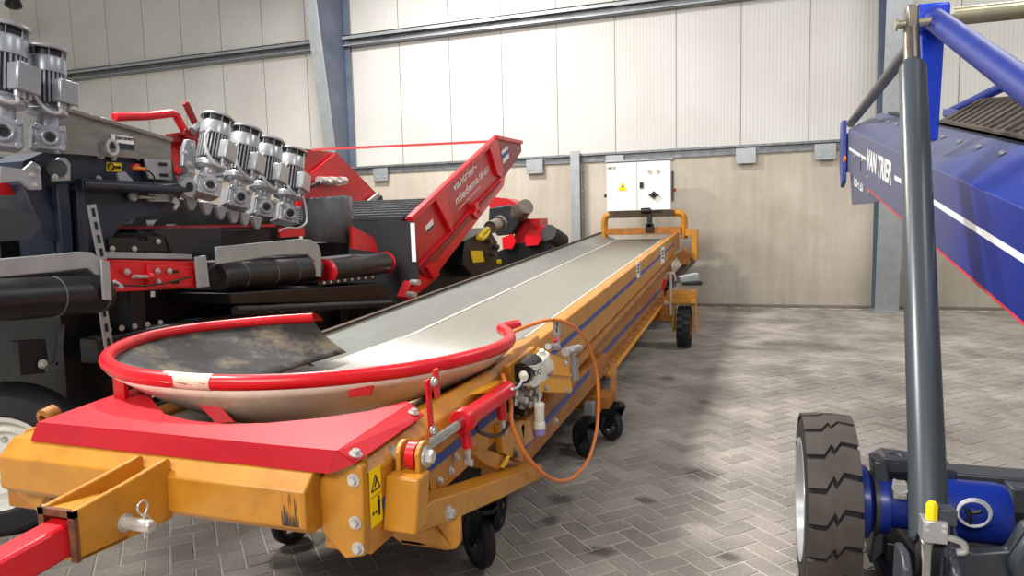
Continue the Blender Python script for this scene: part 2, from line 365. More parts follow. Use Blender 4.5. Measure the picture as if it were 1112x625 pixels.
def concrete_mat():
    m = bpy.data.materials.new('stained_concrete'); m.use_nodes = True
    nt = m.node_tree; N = nt.nodes; L = nt.links; b = N['Principled BSDF']; b.inputs['Roughness'].default_value = .8
    tc = N.new('ShaderNodeTexCoord')
    def noise(sc, det, st=None, rough=.6):
        n = N.new('ShaderNodeTexNoise'); n.inputs['Scale'].default_value = sc; n.inputs['Detail'].default_value = det; n.inputs['Roughness'].default_value = rough
        if st:
            mp = N.new('ShaderNodeMapping'); mp.inputs['Scale'].default_value = st; L.new(tc.outputs['Object'], mp.inputs[0]); L.new(mp.outputs[0], n.inputs['Vector'])
        else: L.new(tc.outputs['Object'], n.inputs['Vector'])
        return n
    a = noise(.8, 6); c = noise(2.6, 8, None, .7); d = noise(3, 4, (3, 1, .25))
    r = N.new('ShaderNodeValToRGB'); L.new(a.outputs['Fac'], r.inputs[0])
    r.color_ramp.elements[0].position = .3; r.color_ramp.elements[0].color = (*srgb(178, 167, 150), 1)
    r.color_ramp.elements[1].position = .7; r.color_ramp.elements[1].color = (*srgb(204, 195, 180), 1)
    rd = N.new('ShaderNodeMapRange'); rd.inputs[1].default_value = .3; rd.inputs[2].default_value = .7; rd.inputs[3].default_value = .9; rd.inputs[4].default_value = 1.06; L.new(d.outputs['Fac'], rd.inputs[0])
    m1 = N.new('ShaderNodeMixRGB'); m1.blend_type = 'MULTIPLY'; m1.inputs[0].default_value = 1; L.new(r.outputs[0], m1.inputs[1]); L.new(rd.outputs[0], m1.inputs[2])
    rc = N.new('ShaderNodeValToRGB'); L.new(c.outputs['Fac'], rc.inputs[0]); rc.color_ramp.elements[0].position = .58; rc.color_ramp.elements[1].position = .74; rc.color_ramp.elements[1].color = (.55, .55, .55, 1)
    sp = N.new('ShaderNodeSeparateXYZ'); L.new(tc.outputs['Object'], sp.inputs[0])
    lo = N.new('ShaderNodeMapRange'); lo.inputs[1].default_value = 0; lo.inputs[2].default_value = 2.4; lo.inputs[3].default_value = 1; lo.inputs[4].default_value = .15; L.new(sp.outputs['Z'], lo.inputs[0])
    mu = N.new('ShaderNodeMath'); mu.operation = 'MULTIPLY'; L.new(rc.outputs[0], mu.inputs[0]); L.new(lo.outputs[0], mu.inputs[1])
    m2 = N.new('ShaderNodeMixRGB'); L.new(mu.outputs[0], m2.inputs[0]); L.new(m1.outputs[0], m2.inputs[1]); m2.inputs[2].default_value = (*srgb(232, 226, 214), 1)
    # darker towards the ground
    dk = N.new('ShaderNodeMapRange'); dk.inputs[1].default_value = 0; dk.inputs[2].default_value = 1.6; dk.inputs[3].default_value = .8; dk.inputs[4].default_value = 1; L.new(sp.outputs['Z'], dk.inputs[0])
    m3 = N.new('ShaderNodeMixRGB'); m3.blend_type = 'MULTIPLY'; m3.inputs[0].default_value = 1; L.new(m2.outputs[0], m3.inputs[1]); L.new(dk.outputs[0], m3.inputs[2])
    L.new(m3.outputs[0], b.inputs['Base Color'])
    bp = N.new('ShaderNodeBump'); bp.inputs['Strength'].default_value = .15; bp.inputs['Distance'].default_value = .01; L.new(c.outputs['Fac'], bp.inputs['Height']); L.new(bp.outputs[0], b.inputs['Normal'])
    return m
PM, CM = panel_mat(), concrete_mat()
PZ = 2.88
mb = MB(); mb.mi = 0
mb.bb((-18, WY, -.05), (16, WY+.2, PZ))
mb.mi = 1; mb.bb((-18, WY+.03, PZ), (16, WY+.2, 9))
struct('wall_back', mb, [CM, PM])
lx = -17.85
mb = MB(); mb.bb((lx-.2, -6, -.05), (lx, WY+.2, 9)); struct('wall_left', mb, M['white'])
# girts: galvanised capping of the plinth and a C-profile higher up
mb = MB(); mb.bb((lx, WY-.10, PZ-.01), (16, WY+.03, PZ+.03)); mb.bb((lx, WY-.035, PZ-.13), (16, WY-.001, PZ-.01)); struct('trim_1', mb, M['galv_dk'])
mb = MB(); mb.mi = 1; mb.bb((lx, WY-.13, 5.56), (16, WY-.115, 5.64)); mb.bb((lx, WY-.13, 5.62), (16, WY+.03, 5.64)); mb.bb((lx, WY-.13, 5.41), (16, WY-.115, 5.445)); mb.bb((lx, WY-.13, 5.41), (16, WY-.02, 5.42)); mb.mi = 0; mb.bb((lx, WY-.02, 5.40), (16, WY+.028, 5.61)); struct('trim_2', mb, [M['galv_dk'], M['galv']])
mb = MB(); mb.bb((lx, WY-.02, 0), (16, WY-.001, .05)); struct('baseboard_back', mb, mat('dark_wall_foot', srgb(120, 110, 98), .9))
# girt fixing plates
for k, (x, y) in enumerate([(414, 187), (581, 176), (668, 172), (810, 160), (896, 158)]):
    p = at(x, y, 1, WY-.05); mb = MB(); mb.bb((p.x-.17, WY-.10, PZ-.30), (p.x+.17, WY-.055, PZ-.03))
    o = struct('trim_%d' % (3+k), mb, M['galv'], bevel=.004)
    if k != 3:
        for dx in (-.1, .1): bolt(o, (p.x+dx, WY-.10, PZ-.22), (0, -1, 0), .016)
# portal columns (tapered: deeper towards the eaves)
def column(name, x, w, d0, d1):
    mb = MB()
    mb.mi = 0
    t = .02
    mb.prism([(x-t/2, WY-.02, 0), (x-t/2, WY-d0, 0), (x-t/2, WY-d1, 8.5), (x-t/2, WY-.02, 8.5)], (t, 0, 0))
    mb.mi = 1
    mb.prism([(x-w/2, WY-d0-.02, 0), (x+w/2, WY-d0-.02, 0), (x+w/2, WY-d1-.02, 8.5), (x-w/2, WY-d1-.02, 8.5)], (0, .03, 0))
    mb.mi = 0; mb.bb((x-w/2, WY-.045, 0), (x+w/2, WY-.02, 8.5))
    mb.mi = 1; mb.bb((x-w/2-.03, WY-d0-.1, 0), (x+w/2+.03, WY-.02, .02))
    o = struct(name, mb, [M['steelblue'], M['galv']], bevel=.004)
    return o
column('steel_column', -8.05, .26, .30, 1.55)
column('steel_column', 2.28, .36, .35, .95)
p = at(625, 162, 1, WY-.12)
mb = MB(); mb.bb((p.x-.09, WY-.2, 0), (p.x+.09, WY-.12, PZ+.08)); mb.bb((p.x-.015, WY-.13, 0), (p.x+.015, WY-.005, PZ+.05)); mb.bb((p.x+.10, WY-.14, .3), (p.x+.112, WY-.02, PZ-.2))
o = struct('steel_post', mb, M['galv'], bevel=.005)
for z in (.7, 1.2, 1.7, 2.2, 2.6): bolt(o, (p.x+.11, WY-.08, z), (1, 0, 0), .02)
p = at(15, 10, 1, 11.5)
t = thing('hanging_lamp', 'dark round lamp hanging at the top left corner of the hall', 'lamp', p)
mb = MB(); mb.lathe(p, (0, 0, 1), [(0, 0), (.10, .01), (.16, .05), (.17, .09), (.14, .20), (.05, .3), (0, .3)], 24); mb.build('lamp_shade', M['black'], t)
mb = MB(); mb.cyl(p+V((0, 0, .28)), p+V((0, 0, 2.2)), .02); mb.build('hanging_rod', M['black'], t)

# ------------------------------------------------------------------ the yellow belt conveyor
BC = thing('belt_conveyor', 'long ochre yellow belt conveyor with red rimmed feed hopper, on small castors', 'conveyor', (-1.7, 2.9, 0))
XR = -1.05; XL = -2.43
T0, SL = 1.045, .0475
ztop = lambda y: T0+SL*(y-4.4)
Y0, Y1 = 3.5, 12.2
def along(prof, name, m, y0=Y0, y1=Y1, bevel=0, par=BC, sl=SL):
    mb = MB(); z = T0+sl*(y0-4.4); z1 = T0+sl*(y1-4.4)
    mb.sweep(prof, (0, y0, z), (0, y1, z1)); return mb.build(name, m, par, bevel=bevel)
# far (telescoping) section: side beams, belt, lower chassis
along([(XR, 0), (XR-.02, .004), (-1.32, -.125), (-1.32, -.15), (XR-.06, -.15), (XR-.06, -.30), (XR, -.30)], 'side_beam', M['ochre'], bevel=.006)
along([(XL, 0), (XL, -.3), (XL+.05, -.3), (XL+.05, -.06), (XL+.02, 0)], 'side_beam', M['ochre_dk'], bevel=.004, y0=3.15)
along([(XL-.01, .012), (XL-.01, -.03), (XL+.014, -.03), (XL+.03, .012)], 'edge_strip', M['scuff'], y0=3.15)
along([(XL+.015, -.002), (XL+.30, -.128), (XL+.30, -.14), (XL+.015, -.02)], 'side_skirt', M['belt_side'], y0=3.15)
mb = MB(); rows = []
for y in (2.0, 4.4, 8, Y1+.02):
    z = (ztop(y) if y > 4.3 else T0-.012+.02*(y-4.3)) - .135
    rows.append([(XL+.14, y, z+.02), (XL+.24, y, z+.005), (-1.9, y, z-.004), (-1.55, y, z-.004), (-1.36, y, z+.004), (-1.30, y, z+.012)])
mb.grid(rows); belt = mb.build('belt', M['belt'], BC, thick=.01)
along([(XL+.295, -.122), (XL+.30, -.118), (XL+.32, -.122), (XL+.32, -.13)], 'belt_edge_line', M['beltline'], y0=3.3)
along([(-1.335, -.122), (-1.318, -.113), (-1.305, -.113), (-1.305, -.128)], 'belt_edge_line', M['beltline'], y0=3.3)
along([(XR+.002, -.118), (XR+.004, -.118), (XR+.004, -.152), (XR+.002, -.152)], 'blue_stripe', M['stripe'], y0=3.6, y1=11.2)
# tail roller
mb = MB(); mb.cyl((XL+.1, Y1, ztop(Y1)-.2), (-1.28, Y1, ztop(Y1)-.2), .075); mb.build('end_roller', M['rubber'], BC)
# lower chassis, flatter than the belt frame
S2 = .024
def low(prof, name, m, y0, y1, bevel=0, sl=S2, zb=.57):
    mb = MB(); mb.sweep(prof, (0, y0, zb+sl*(y0-5)), (0, y1, zb+sl*(y1-5))); return mb.build(name, m, BC, bevel=bevel)
mb = MB()  # flange profile filling up to the belt frame, twists slightly with the two slopes
pr = []
for y in (4.2, Y1-.9):
    zt = ztop(y)-.30; zb = .57+S2*(y-5)
    h = zt-zb
    pr.append([(XR-.10, y, zt), (XR-.03, y, zt-.012), (XR+.03, y, zt-.03), (XR+.03, y, zt-.06), (XR-.05, y, zt-.075), (XR-.05, y, zt-h*.55), (XR-.02, y, zb+.03), (XR-.02, y, zb-.02), (XR-.2, y, zb-.02), (XR-.2, y, zt)])
mb.grid(pr, closed=True); mb.build('chassis_beam', [M['ochre_dk']], BC, bevel=.004)
low([(XR-.018, .012), (XR-.012, .012), (XR-.012, -.02), (XR-.018, -.02)], 'blue_stripe', M['stripe'], 4.0, 10.4)
low([(XR-.018, -.02), (XR+.0, -.11), (XR+.05, -.125), (XR+.055, -.105), (XR+.07, -.105), (XR+.07, -.14), (XR-.01, -.135), (XR-.04, -.02)], 'cable_tray', M['ochre_dk'], 5.2, 10.4, bevel=.003, zb=.56)
# clips in the tray
for k in range(16):
    y = 5.35+k*.32; z = .56+S2*(y-5)
    mb = MB(); mb.bar((XR-.005, y, z-.06), (XR+.058, y+.02, z-.10), .006, .014); mb.build('tray_clip', M['ochre_dk'], BC)
# rising black belt guard at the end of the tray
ga, gb_ = at(726, 317, 0, -1.0), at(755, 283, 1, 11.9)
mb = MB(); mb.bar(ga-V((.05, 0, -.02)), gb_-V((.05, 0, -.02)), .09, .10); mb.build('belt_guard', M['black'], BC)
mb = MB(); mb.bar(ga, gb_, .014, .035); mb.build('guard_edge', M['flap'], BC)
mb = MB(); mb.bar((XR+.065, 5.2, .445), (XR+.065, 10.45, .445+S2*5.25), .014, .03); mb.build('tray_edge', M['ochre_lit'], BC)
mb = MB(); mb.bb((XL+.05, 4.3, .5), (XR-.2, Y1-.6, .75)); mb.build('chassis_floor', M['darkmetal'], BC)
low([(XL+.02, .20), (XL+.14, .20), (XL+.14, -.06), (XL+.02, -.06)], 'chassis_beam', M['ochre_dk'], 4.0, 11.4)

# labels on the far beam
for (x, y, w, h) in [(693, 292.5, .10, .16), (719.5, 277, .16, .42)]:
    a = at(x, y, 0, XR+.003); zz = h*.36
    hh = .085 if h < .2 else .115
    mb = MB(); ww = .22 if h < .2 else .42
    mb.prism([(XR+.002, a.y-ww/2, a.z-hh), (XR+.002, a.y+ww/2, a.z-hh), (XR+.002, a.y+ww/2, a.z+hh), (XR+.002, a.y-ww/2, a.z+hh)], (.004, 0, 0))
    s = mb.build('sticker', M['decal'], BC)
    mb = MB()
    for q in range(3): mb.bb((XR+.006, a.y-ww*.35, a.z+hh*(.5-.4*q)-.012), (XR+.0075, a.y+ww*.3, a.z+hh*(.5-.4*q)+.012))
    mb.build('print', M['flap'], s)

# control cabinet on its gantry at the far end
GY = 11.9
gl = at(656.5, 240, 1, GY); gr = at(743, 240, 1, GY); gz = at(700, 232, 1, GY).z
mb = MB()
def gant(r, x0, x1, z0, z1):
    return [(x0, GY, z0), (x0, GY, z1-.12), (x0+.03, GY, z1-.03), (x0+.12, GY, z1), (x1-.12, GY, z1), (x1-.03, GY, z1-.03), (x1, GY, z1-.12), (x1, GY, z0)]
pts = gant(0, gl.x, gr.x, 1.30, gz)
mb.tube(spline([V(p) for p in pts[:1]+[V(pts[0]).lerp(V(pts[1]), .6)]+pts[1:4]], 4)+spline([V(p) for p in pts[4:7]+[V(pts[7]).lerp(V(pts[6]), .4)]+pts[7:]], 4), .062, 4)
mb.build('gantry', M['ochre'], BC, bevel=.012)
mb = MB(); mb.bb((gl.x+.1, GY-.075, gz-.06), (gr.x-.16, GY+.10, gz+.045)); mb.build('cabinet_rail', M['scuff'], BC)
mb = MB(); mb.bb((gl.x+.02, GY-.05, 1.38), (gr.x-.05, GY+.05, 1.50)); mb.build('crossbar', M['ochre_dk'], BC, bevel=.006)  # darker ochre here: shade on the bar put into its colour
xm = at(706, 250, 1, GY).x
mb = MB(); mb.bb((xm-.07, GY-.09, 1.42), (xm+.07, GY-.02, 1.56)); mb.bb((xm-.04, GY-.09, 1.5), (xm+.04, GY, gz)); mb.cyl((xm-.14, GY-.07, 1.78), (xm+.02, GY-.07, 1.78), .05); mb.bb((xm+.02, GY-.09, 1.76), (xm+.2, GY-.06, 1.79)); mb.build('post_clamp', M['black'], BC, bevel=.006)
ca, cb = at(658.5, 177, 1, GY-.05), at(727.5, 226, 1, GY-.05)
z0, z1 = gz+.05, at(690, 175, 1, GY-.05).z
x0, x1 = ca.x, cb.x+.02
mb = MB(); mb.bb((x0, GY-.05, z0), (x1, GY+.30, z1)); cabi = mb.build('control_cabinet', M['cabinet'], BC, bevel=.008)
mb = MB(); mb.bb((x0-.02, GY-.09, z1), (x1+.03, GY+.33, z1+.025)); mb.build('cabinet_roof', M['silver_dk'], cabi, bevel=.003)
xs = at(692, 200, 1, GY-.06).x
for a, b in ((x0+.008, xs-.004), (xs+.004, x1-.008)):
    mb = MB(); mb.bb((a, GY-.075, z0+.01), (b, GY-.05, z1-.012)); mb.build('cabinet_door', M['cabinet'], cabi, bevel=.006)
yd = GY-.077
a = at(696.7, 201, 1, yd); mb = MB(); mb.bb((a.x-.03, yd-.015, a.z-.05), (a.x+.03, yd+.003, a.z+.05)); mb.build('door_lock', M['black'], cabi)
a = at(710, 211.5, 1, yd); mb = MB(); mb.cyl((a.x, yd+.003, a.z), (a.x, yd-.015, a.z), .05); mb.bar((a.x-.08, yd-.025, a.z), (a.x+.08, yd-.025, a.z), .03, .03); mb.bar((a.x, yd-.025, a.z-.06), (a.x, yd-.025, a.z+.06), .03, .03, up=(0, 1, 0)); mb.build('rotary_switch', M['black'], cabi)
for q in (705, 714):
    a = at(q, 185.5, 1, yd); mb = MB(); mb.mi = 0; mb.bb((a.x-.05, yd-.004, a.z-.05), (a.x+.05, yd+.003, a.z+.05)); mb.mi = 1; mb.cyl((a.x, yd, a.z), (a.x, yd-.02, a.z), .03); mb.build('push_button', [M['decal'], M['brass']], cabi)
a = at(676, 202.5, 1, yd); s = .085
mb = MB(); mb.mi = 0; mb.prism([(a.x-s, yd, a.z-s*.8), (a.x+s, yd, a.z-s*.8), (a.x, yd, a.z+s*.9)], (0, -.004, 0)); mb.mi = 1; mb.prism([(a.x-.012, yd-.004, a.z-.035), (a.x+.02, yd-.004, a.z+.005), (a.x, yd-.004, a.z+.04)], (0, -.002, 0)); mb.build('hazard_triangle', [M['yellow'], M['ink']], cabi)
a = at(659.5, 184, 1, yd); text(cabi, 'HIMOTEC', a, (1, 0, 0), (0, 0, 1), .155, .04, M['ink'])
mb = MB(); mb.bb((x1, GY+.02, z0+.15), (x1+.03, GY+.2, z0+.65)); mb.mi = 1; mb.cyl((x1+.02, GY+.1, z0+.34), (x1+.07, GY+.1, z0+.34), .025); mb.build('side_socket', [M['charcoal'], M['red']], cabi, bevel=.004)
mb = MB(); mb.cyl((x0, GY, z0+.28), (x0-.05, GY, z0+.28), .03); mb.build('side_knob', M['black'], cabi)
# end frame of the discharge end, right of the gantry post
pz = [at(x, y, 1, 11.75) for x, y in [(744, 249), (757, 249), (757, 282), (748, 286), (738, 282), (738, 276), (751, 276), (751, 256), (744, 256)]]
mb = MB(); mb.prism(pz, (0, .35, 0)); mb.build('end_frame', M['ochre'], BC, bevel=.006)
mb = MB(); q = [at(x, y, 1, 11.3) for x, y in [(733, 276), (747, 268), (749, 285), (745, 294), (738, 284)]]; mb.prism(q, (0, .15, 0)); mb.build('end_plate', M['ochre_dk'], BC, bevel=.004)

# far road wheel in its fork, with the axle beam
tc_ = at(743, 377, 2, 0)
WX, WYc = tc_.x+.0, tc_.y
def tyre_solid(par, c, R, w, axis=(1, 0, 0), name='tyre', rim=.6, m_t='rubber', m_r='ochre_dk'):
    ax = V(axis).normalized(); c = V(c)
    mb = MB(); mb.lathe(c-ax*w/2, ax, [(R*rim, 0), (R*.9, 0), (R*.98, w*.12), (R, w*.3), (R, w*.7), (R*.98, w*.88), (R*.9, w), (R*rim, w), (R*rim, 0)], 36)
    t = mb.build(name, M[m_t], par)
    mb = MB(); mb.lathe(c-ax*w*.46, ax, [(0, w*.2), (R*.2, w*.2), (R*.25, w*.3), (R*.5, w*.3), (R*rim*.97, 0), (R*rim*1.01, 0), (R*rim*1.01, w*.92), (R*rim*.97, w*.92), (R*.5, w*.62), (R*.25, w*.62), (R*.2, w*.72), (0, w*.72)], 28)
    mb.build('wheel_rim', M[m_r], t)
    return t
wh = bpy.data.objects.new('x', None); bpy.data.objects.remove(wh)
R = .26
t = tyre_solid(BC, (WX, WYc+.05, R), R, .17, m_t='tyre_dk', name='road_wheel')
for k in range(18):   # tread blocks on the far tyre
    a = 2*PI*k/18
    for sx in (-1, 1):
        aa = a+(0 if sx > 0 else PI/18); c = V((WX+sx*.042, WYc+.05+math.cos(aa)*R, R+math.sin(aa)*R))
        mb = MB(); mb.box(c, (.07, .012, .05), Matrix.Rotation(aa, 3, 'X')); mb.build('tread_block', M['rubber'], t)
mb = MB(); fz = 2*R+.05
mb.bb((WX-.15, WYc-.08, fz), (WX+.15, WYc+.2, fz+.05)); mb.bb((WX-.15, WYc-.02, .2), (WX-.115, WYc+.12, fz)); mb.bb((WX+.115, WYc-.02, .2), (WX+.15, WYc+.12, fz)); mb.bb((WX-.22, WYc-.04, fz+.02), (WX+.15, WYc+.26, fz+.15)); mb.build('wheel_fork', M['ochre'], BC, bevel=.008)
mb = MB(); mb.bb((XL-.2, WYc+.0, .33), (WX-.12, WYc+.18, .52)); mb.build('axle_beam', M['ochre_dk'], BC, bevel=.008)
mb = MB(); mb.cyl((WX-.16, WYc-.06, .42), (WX-.16, WYc-.06, .95), .018); mb.tube([(WX-.23, WYc-.06, .88), (WX-.2, WYc-.07, .95), (WX-.12, WYc-.07, .95), (WX-.1, WYc-.06, .86)], .012, smooth=4); mb.build('locking_pin', M['zinc'], BC)
mb = MB(); mb.bar((WX-.05, WYc+.0, .86), (WX+.16, WYc+.1, .90), .12, .10); mb.mi = 1; mb.bb((WX-.02, WYc-.06, .80), (WX+.22, WYc+.06, .85)); mb.build('wheel_motor', [M['galv'], M['black']], BC, bevel=.01)
mb = MB(); mb.bar((WX-.27, WYc-.03, .74), (WX-.22, WYc-.03, .90), .05, .04); mb.build('red_lever', M['red'], BC)
mb = MB(); q = [at(x, y, 1, WYc+.1) for x, y in [(700, 352), (728, 344), (728, 356), (704, 358)]]; mb.prism(q, (0, .15, 0)); mb.build('tilt_bracket', M['galv'], BC)
t = tyre_solid(BC, (XL-.3, WYc+.05, R), R, .17, m_t='tyre_dk', name='road_wheel')

# ---- near, level section
XN = -.96
XC = -1.0
# right side beam (level), outer face XN, with corner plate
e = [at(x, y, 0, XN) for x, y in [(396, 511), (463, 464)]]
mb = MB()
mb.sweep([(XN, .75), (XN, .975), (XN-.04, 1.015), (XN-.15, 1.015), (XN-.15, .75)], (0, 1.58, 0), (0, 1.96, 0)); mb.build('front_side_beam', M['ochre'], BC, bevel=.006)
mb = MB()
rows = []
for y, o1, o2, o3, o4, z1 in [(1.90, 0, -.02, -.08, -.20, .0), (2.7, 0, -.02, -.06, -.20, .015), (3.55, -.07, -.085, -.10, -.30, .02)]:
    rows.append([(XN+o1, y, .75), (XN+o1, y, .90+z1), (XN+o2, y, .98+z1), (XN+o3, y, 1.015+z1), (XN+o4-.06, y, .93+z1), (XN-.34, y, .91+z1), (XN-.34, y, .75)])
mb.grid(rows, closed=True); bm_ = mb.bm
mb.build('front_side_beam', M['ochre'], BC, bevel=.006)
mb = MB(); mb.bb((XL+.04, 1.6, .72), (XL+.16, 4.3, .90)); mb.build('front_side_beam', M['ochre_dk'], BC, bevel=.006)
mb = MB(); mb.bb((XL+.16, 1.72, .72), (XN-.36, 4.3, .86)); mb.build('dark_filler', M['black'], BC)  # black box added so the open underside reads as shade
# blue stripe on the near section
mb = MB(); mb.bb((XN+.0005, 1.645, .852), (XN+.0025, 2.62, .886)); mb.build('blue_stripe', M['stripe'], BC)
# front cross beam
mb = MB()
by = 1.47
pf = [(by, .855), (by, .955), (by+.055, 1.005), (by+.26, 1.005), (by+.26, .83), (by+.03, .83)]
bl, br = -2.222, -1.088
mb.prism([(bl, y, z) for y, z in pf], (br-bl, 0, 0)); mb.build('front_beam', M['ochre'], BC, bevel=.005)
# scuffed patch on its right end
sc = [at(x, y, 1, by-.001) for x, y in [(303, 529), (334, 533), (336, 563), (299, 556)]]
def scuffed():
    m = mat('scuffed_paint', srgb(194, 130, 34), .42, 0, .07, 9); nt = m.node_tree; N = nt.nodes; L = nt.links; b = N['Principled BSDF']
    tc = N.new('ShaderNodeTexCoord'); mp = N.new('ShaderNodeMapping'); mp.inputs['Scale'].default_value = (1, 1, .10); mp.inputs['Rotation'].default_value = (0, .12, 0); L.new(tc.outputs['Object'], mp.inputs[0])
    n1 = N.new('ShaderNodeTexNoise'); n1.inputs['Scale'].default_value = 170; n1.inputs['Detail'].default_value = 4; L.new(mp.outputs[0], n1.inputs['Vector'])
    sp = N.new('ShaderNodeSeparateXYZ'); L.new(tc.outputs['Generated'], sp.inputs[0])
    zz = N.new('ShaderNodeMapRange'); L.new(sp.outputs['Z'], zz.inputs[0]); zz.inputs[1].default_value = 0; zz.inputs[2].default_value = 1; zz.inputs[3].default_value = .17; zz.inputs[4].default_value = -.07
    xx = N.new('ShaderNodeMath'); xx.operation = 'PINGPONG'; L.new(sp.outputs['X'], xx.inputs[0]); xx.inputs[1].default_value = .5
    xr = N.new('ShaderNodeMapRange'); L.new(xx.outputs[0], xr.inputs[0]); xr.inputs[1].default_value = 0; xr.inputs[2].default_value = .22; xr.inputs[3].default_value = -.3; xr.inputs[4].default_value = .05
    a1 = N.new('ShaderNodeMath'); L.new(n1.outputs['Fac'], a1.inputs[0]); L.new(zz.outputs[0], a1.inputs[1])
    a2 = N.new('ShaderNodeMath'); L.new(a1.outputs[0], a2.inputs[0]); L.new(xr.outputs[0], a2.inputs[1])
    rp = N.new('ShaderNodeValToRGB'); rp.color_ramp.elements[0].position = .53; rp.color_ramp.elements[1].position = .68; L.new(a2.outputs[0], rp.inputs[0])
    mx = N.new('ShaderNodeMixRGB'); L.new(rp.outputs[0], mx.inputs[0]); L.new(b.inputs['Base Color'].links[0].from_socket, mx.inputs[1]); mx.inputs[2].default_value = (*srgb(46, 38, 30), 1)
    L.new(mx.outputs[0], b.inputs['Base Color']); return m
mb = MB(); mb.bb((sc[0].x-.01, by-.0006, .859), (min(sc[1].x, -1.098), by, .953)); mb.build('scuff_patch', scuffed(), BC)
# corner plates at both ends
cp = [(364, 493), (348, 519), (344, 533), (348, 576), (375, 607), (396, 604), (393, 507)]
pts = [at(x, y, 1, 1.545) for x, y in cp]
mb = MB(); mb.prism(pts, (0, .03, 0)); mb.bar((pts[6]+pts[0])/2+V((0, .03, -.02)), (pts[6]+pts[0])/2+V((0, .06, -.02)), .05, .05); mb.build('corner_plate', M['ochre'], BC, bevel=.006)
mb = MB(); mb.bb((at(352, 560, 1, 1.55).x, 1.575, .76), (XN-.002, 1.75, .97)); mb.build('corner_box', M['ochre'], BC, bevel=.004)
for x, y in [(384, 521), (386, 567), (389, 595)]: bolt(BC, at(x, y, 1, 1.545), (0, -1, 0), .0125)
mb = MB(); mb.prism([at(x, y, 1, 1.545) for x, y in [(8, 488), (2, 500), (4, 524), (40, 556), (52, 534), (40, 480)]], (0, .03, 0)); mb.build('corner_plate', M['ochre'], BC, bevel=.006)
mb = MB(); mb.prism([at(x, y, 1, 1.60) for x, y in [(14, 520), (52, 550), (60, 536), (60, 526)]], (0, .9, 0)); mb.build('corner_box', M['ochre_dk'], BC, bevel=.004)
mb = MB(); mb.prism([at(x, y, 1, 1.6) for x, y in [(8, 488), (28, 466), (44, 462), (44, 480)]], (0, .05, 0)); mb.build('lifting_eye', M['ochre'], BC, bevel=.004)
mb = MB(); c = at(55, 453, 1, 1.75); mb.lathe(c-V((.0, .03, 0)), (0, 1, .2), [(.018, 0), (.035, .005), (.035, .05), (.018, .055), (.018, 0)], 20); mb.build('lifting_ring', M['ochre_dk'], BC)
# drawbar channel, red tube, hitch pin with clip
dx1, dx0 = -1.545, -1.662
def dbp(x, y): return at(x, y, 0, dx1)
side = [dbp(x, y) for x, y in [(80, 555), (84, 611), (140, 585), (188, 562), (186, 500), (183, 497), (135, 525)]]
mb = MB(); mb.prism(side, (-.016, 0, 0)); mb.prism([p+V((dx0-dx1+.016, 0, 0)) for p in side], (-.016, 0, 0))
mb.prism([side[1], side[2], side[2]+V((dx0-dx1, 0, 0)), side[1]+V((dx0-dx1, 0, 0))], (0, 0, .014))
a, b = side[0]-V((0, 0, .05)), side[6]-V((0, 0, .05))
mb.prism([side[0]-V((.002, 0, .004)), side[6]-V((.002, 0, .035)), side[6]+V((dx0-dx1+.002, 0, -.035)), side[0]+V((dx0-dx1+.002, 0, -.004))], (0, 0, -.012))
mb.build('drawbar_channel', M['ochre'], BC, bevel=.004)
fy = side[0].y; fz0, fz1 = side[1].z, side[0].z
mb = MB(); mb.bb((dx0-.002, fy-.004, fz1-.018), (dx1+.002, fy+.008, fz1)); mb.bb((dx1-.018, fy-.004, fz0), (dx1+.002, fy+.008, fz1)); mb.bb((dx0-.002, fy-.004, fz0), (dx0+.018, fy+.008, fz1)); mb.build('channel_edge', M['rust'], BC)
mb = MB(); cxm = (dx0+dx1)/2; cz = (fz0+fz1)/2-.008; dd = V((-.06, -1, -.12)).normalized()
mb.bar(V((cxm, fy+.03, cz)), V((cxm, fy+.0, cz))+dd*1.3, .082, fz1-fz0-.045); mb.build('drawbar', M['red'], BC, bevel=.012)
pn = dbp(136, 567)
mb = MB(); mb.cyl(pn-V((.3, 0, 0)), pn+V((.085, 0, 0)), .0165); mb.lathe(pn+V((.085, 0, 0)), (1, 0, 0), [(.0165, 0), (.013, .006), (0, .006)], 24); mb.lathe(pn+V((.0, 0, 0)), (1, 0, 0), [(.017, 0), (.024, 0), (.024, .003), (.017, .003)], 24)
pin = mb.build('hitch_pin', M['zinc'], BC)
mb = MB(); c = pn+V((.065, 0, 0)); mb.tube([c+V((0, .0, -.035)), c+V((0, 0, .02)), c+V((0, .008, .032)), c+V((0, .016, .05)), c+V((0, .004, .066)), c+V((0, -.014, .06)), c+V((0, -.014, .042)), c+V((0, .0, .028)), c+V((0, .02, .01)), c+V((0, .018, -.03))], .0028, 8, smooth=5); mb.build('spring_clip', M['zinc'], pin)
# red cover sheet around the hopper
ZC = 1.055
Hh = [(166, 417), (160, 428), (178, 450), (205, 457), (245, 461), (290, 460), (345, 455), (400, 447), (442, 436)]
Oo = [(160, 417.5), (110, 434), (41, 459), (85, 463), (150, 469), (220, 476), (300, 484), (366, 490), (445, 438)]
top = [[at(x, y, 2, ZC) for x, y in Hh], [at(x, y, 2, ZC) for x, y in Oo]]
mb = MB(); mid = [a.lerp(b, .5) for a, b in zip(*top)]; mb.grid([top[0], mid, top[1]])
fr = [at(x, y, 2, ZC) for x, y in Oo[2:8]]
bt = [at(34, 478, 1, fr[0].y-.012)] + [None]*4 + [at(357, 514, 1, fr[5].y-.012)]
for k in range(1, 5): bt[k] = bt[0].lerp(bt[5], k/5)
mb.grid([fr, bt])
rs = [at(366, 490, 2, ZC), at(445, 438, 2, ZC)]; re = [at(386, 503, 2, 1.024), at(460, 451, 2, 1.030)]
mb.grid([rs, re]); mb.face([mb.bm.verts.new(p) for p in (rs[0], re[0], bt[5])])
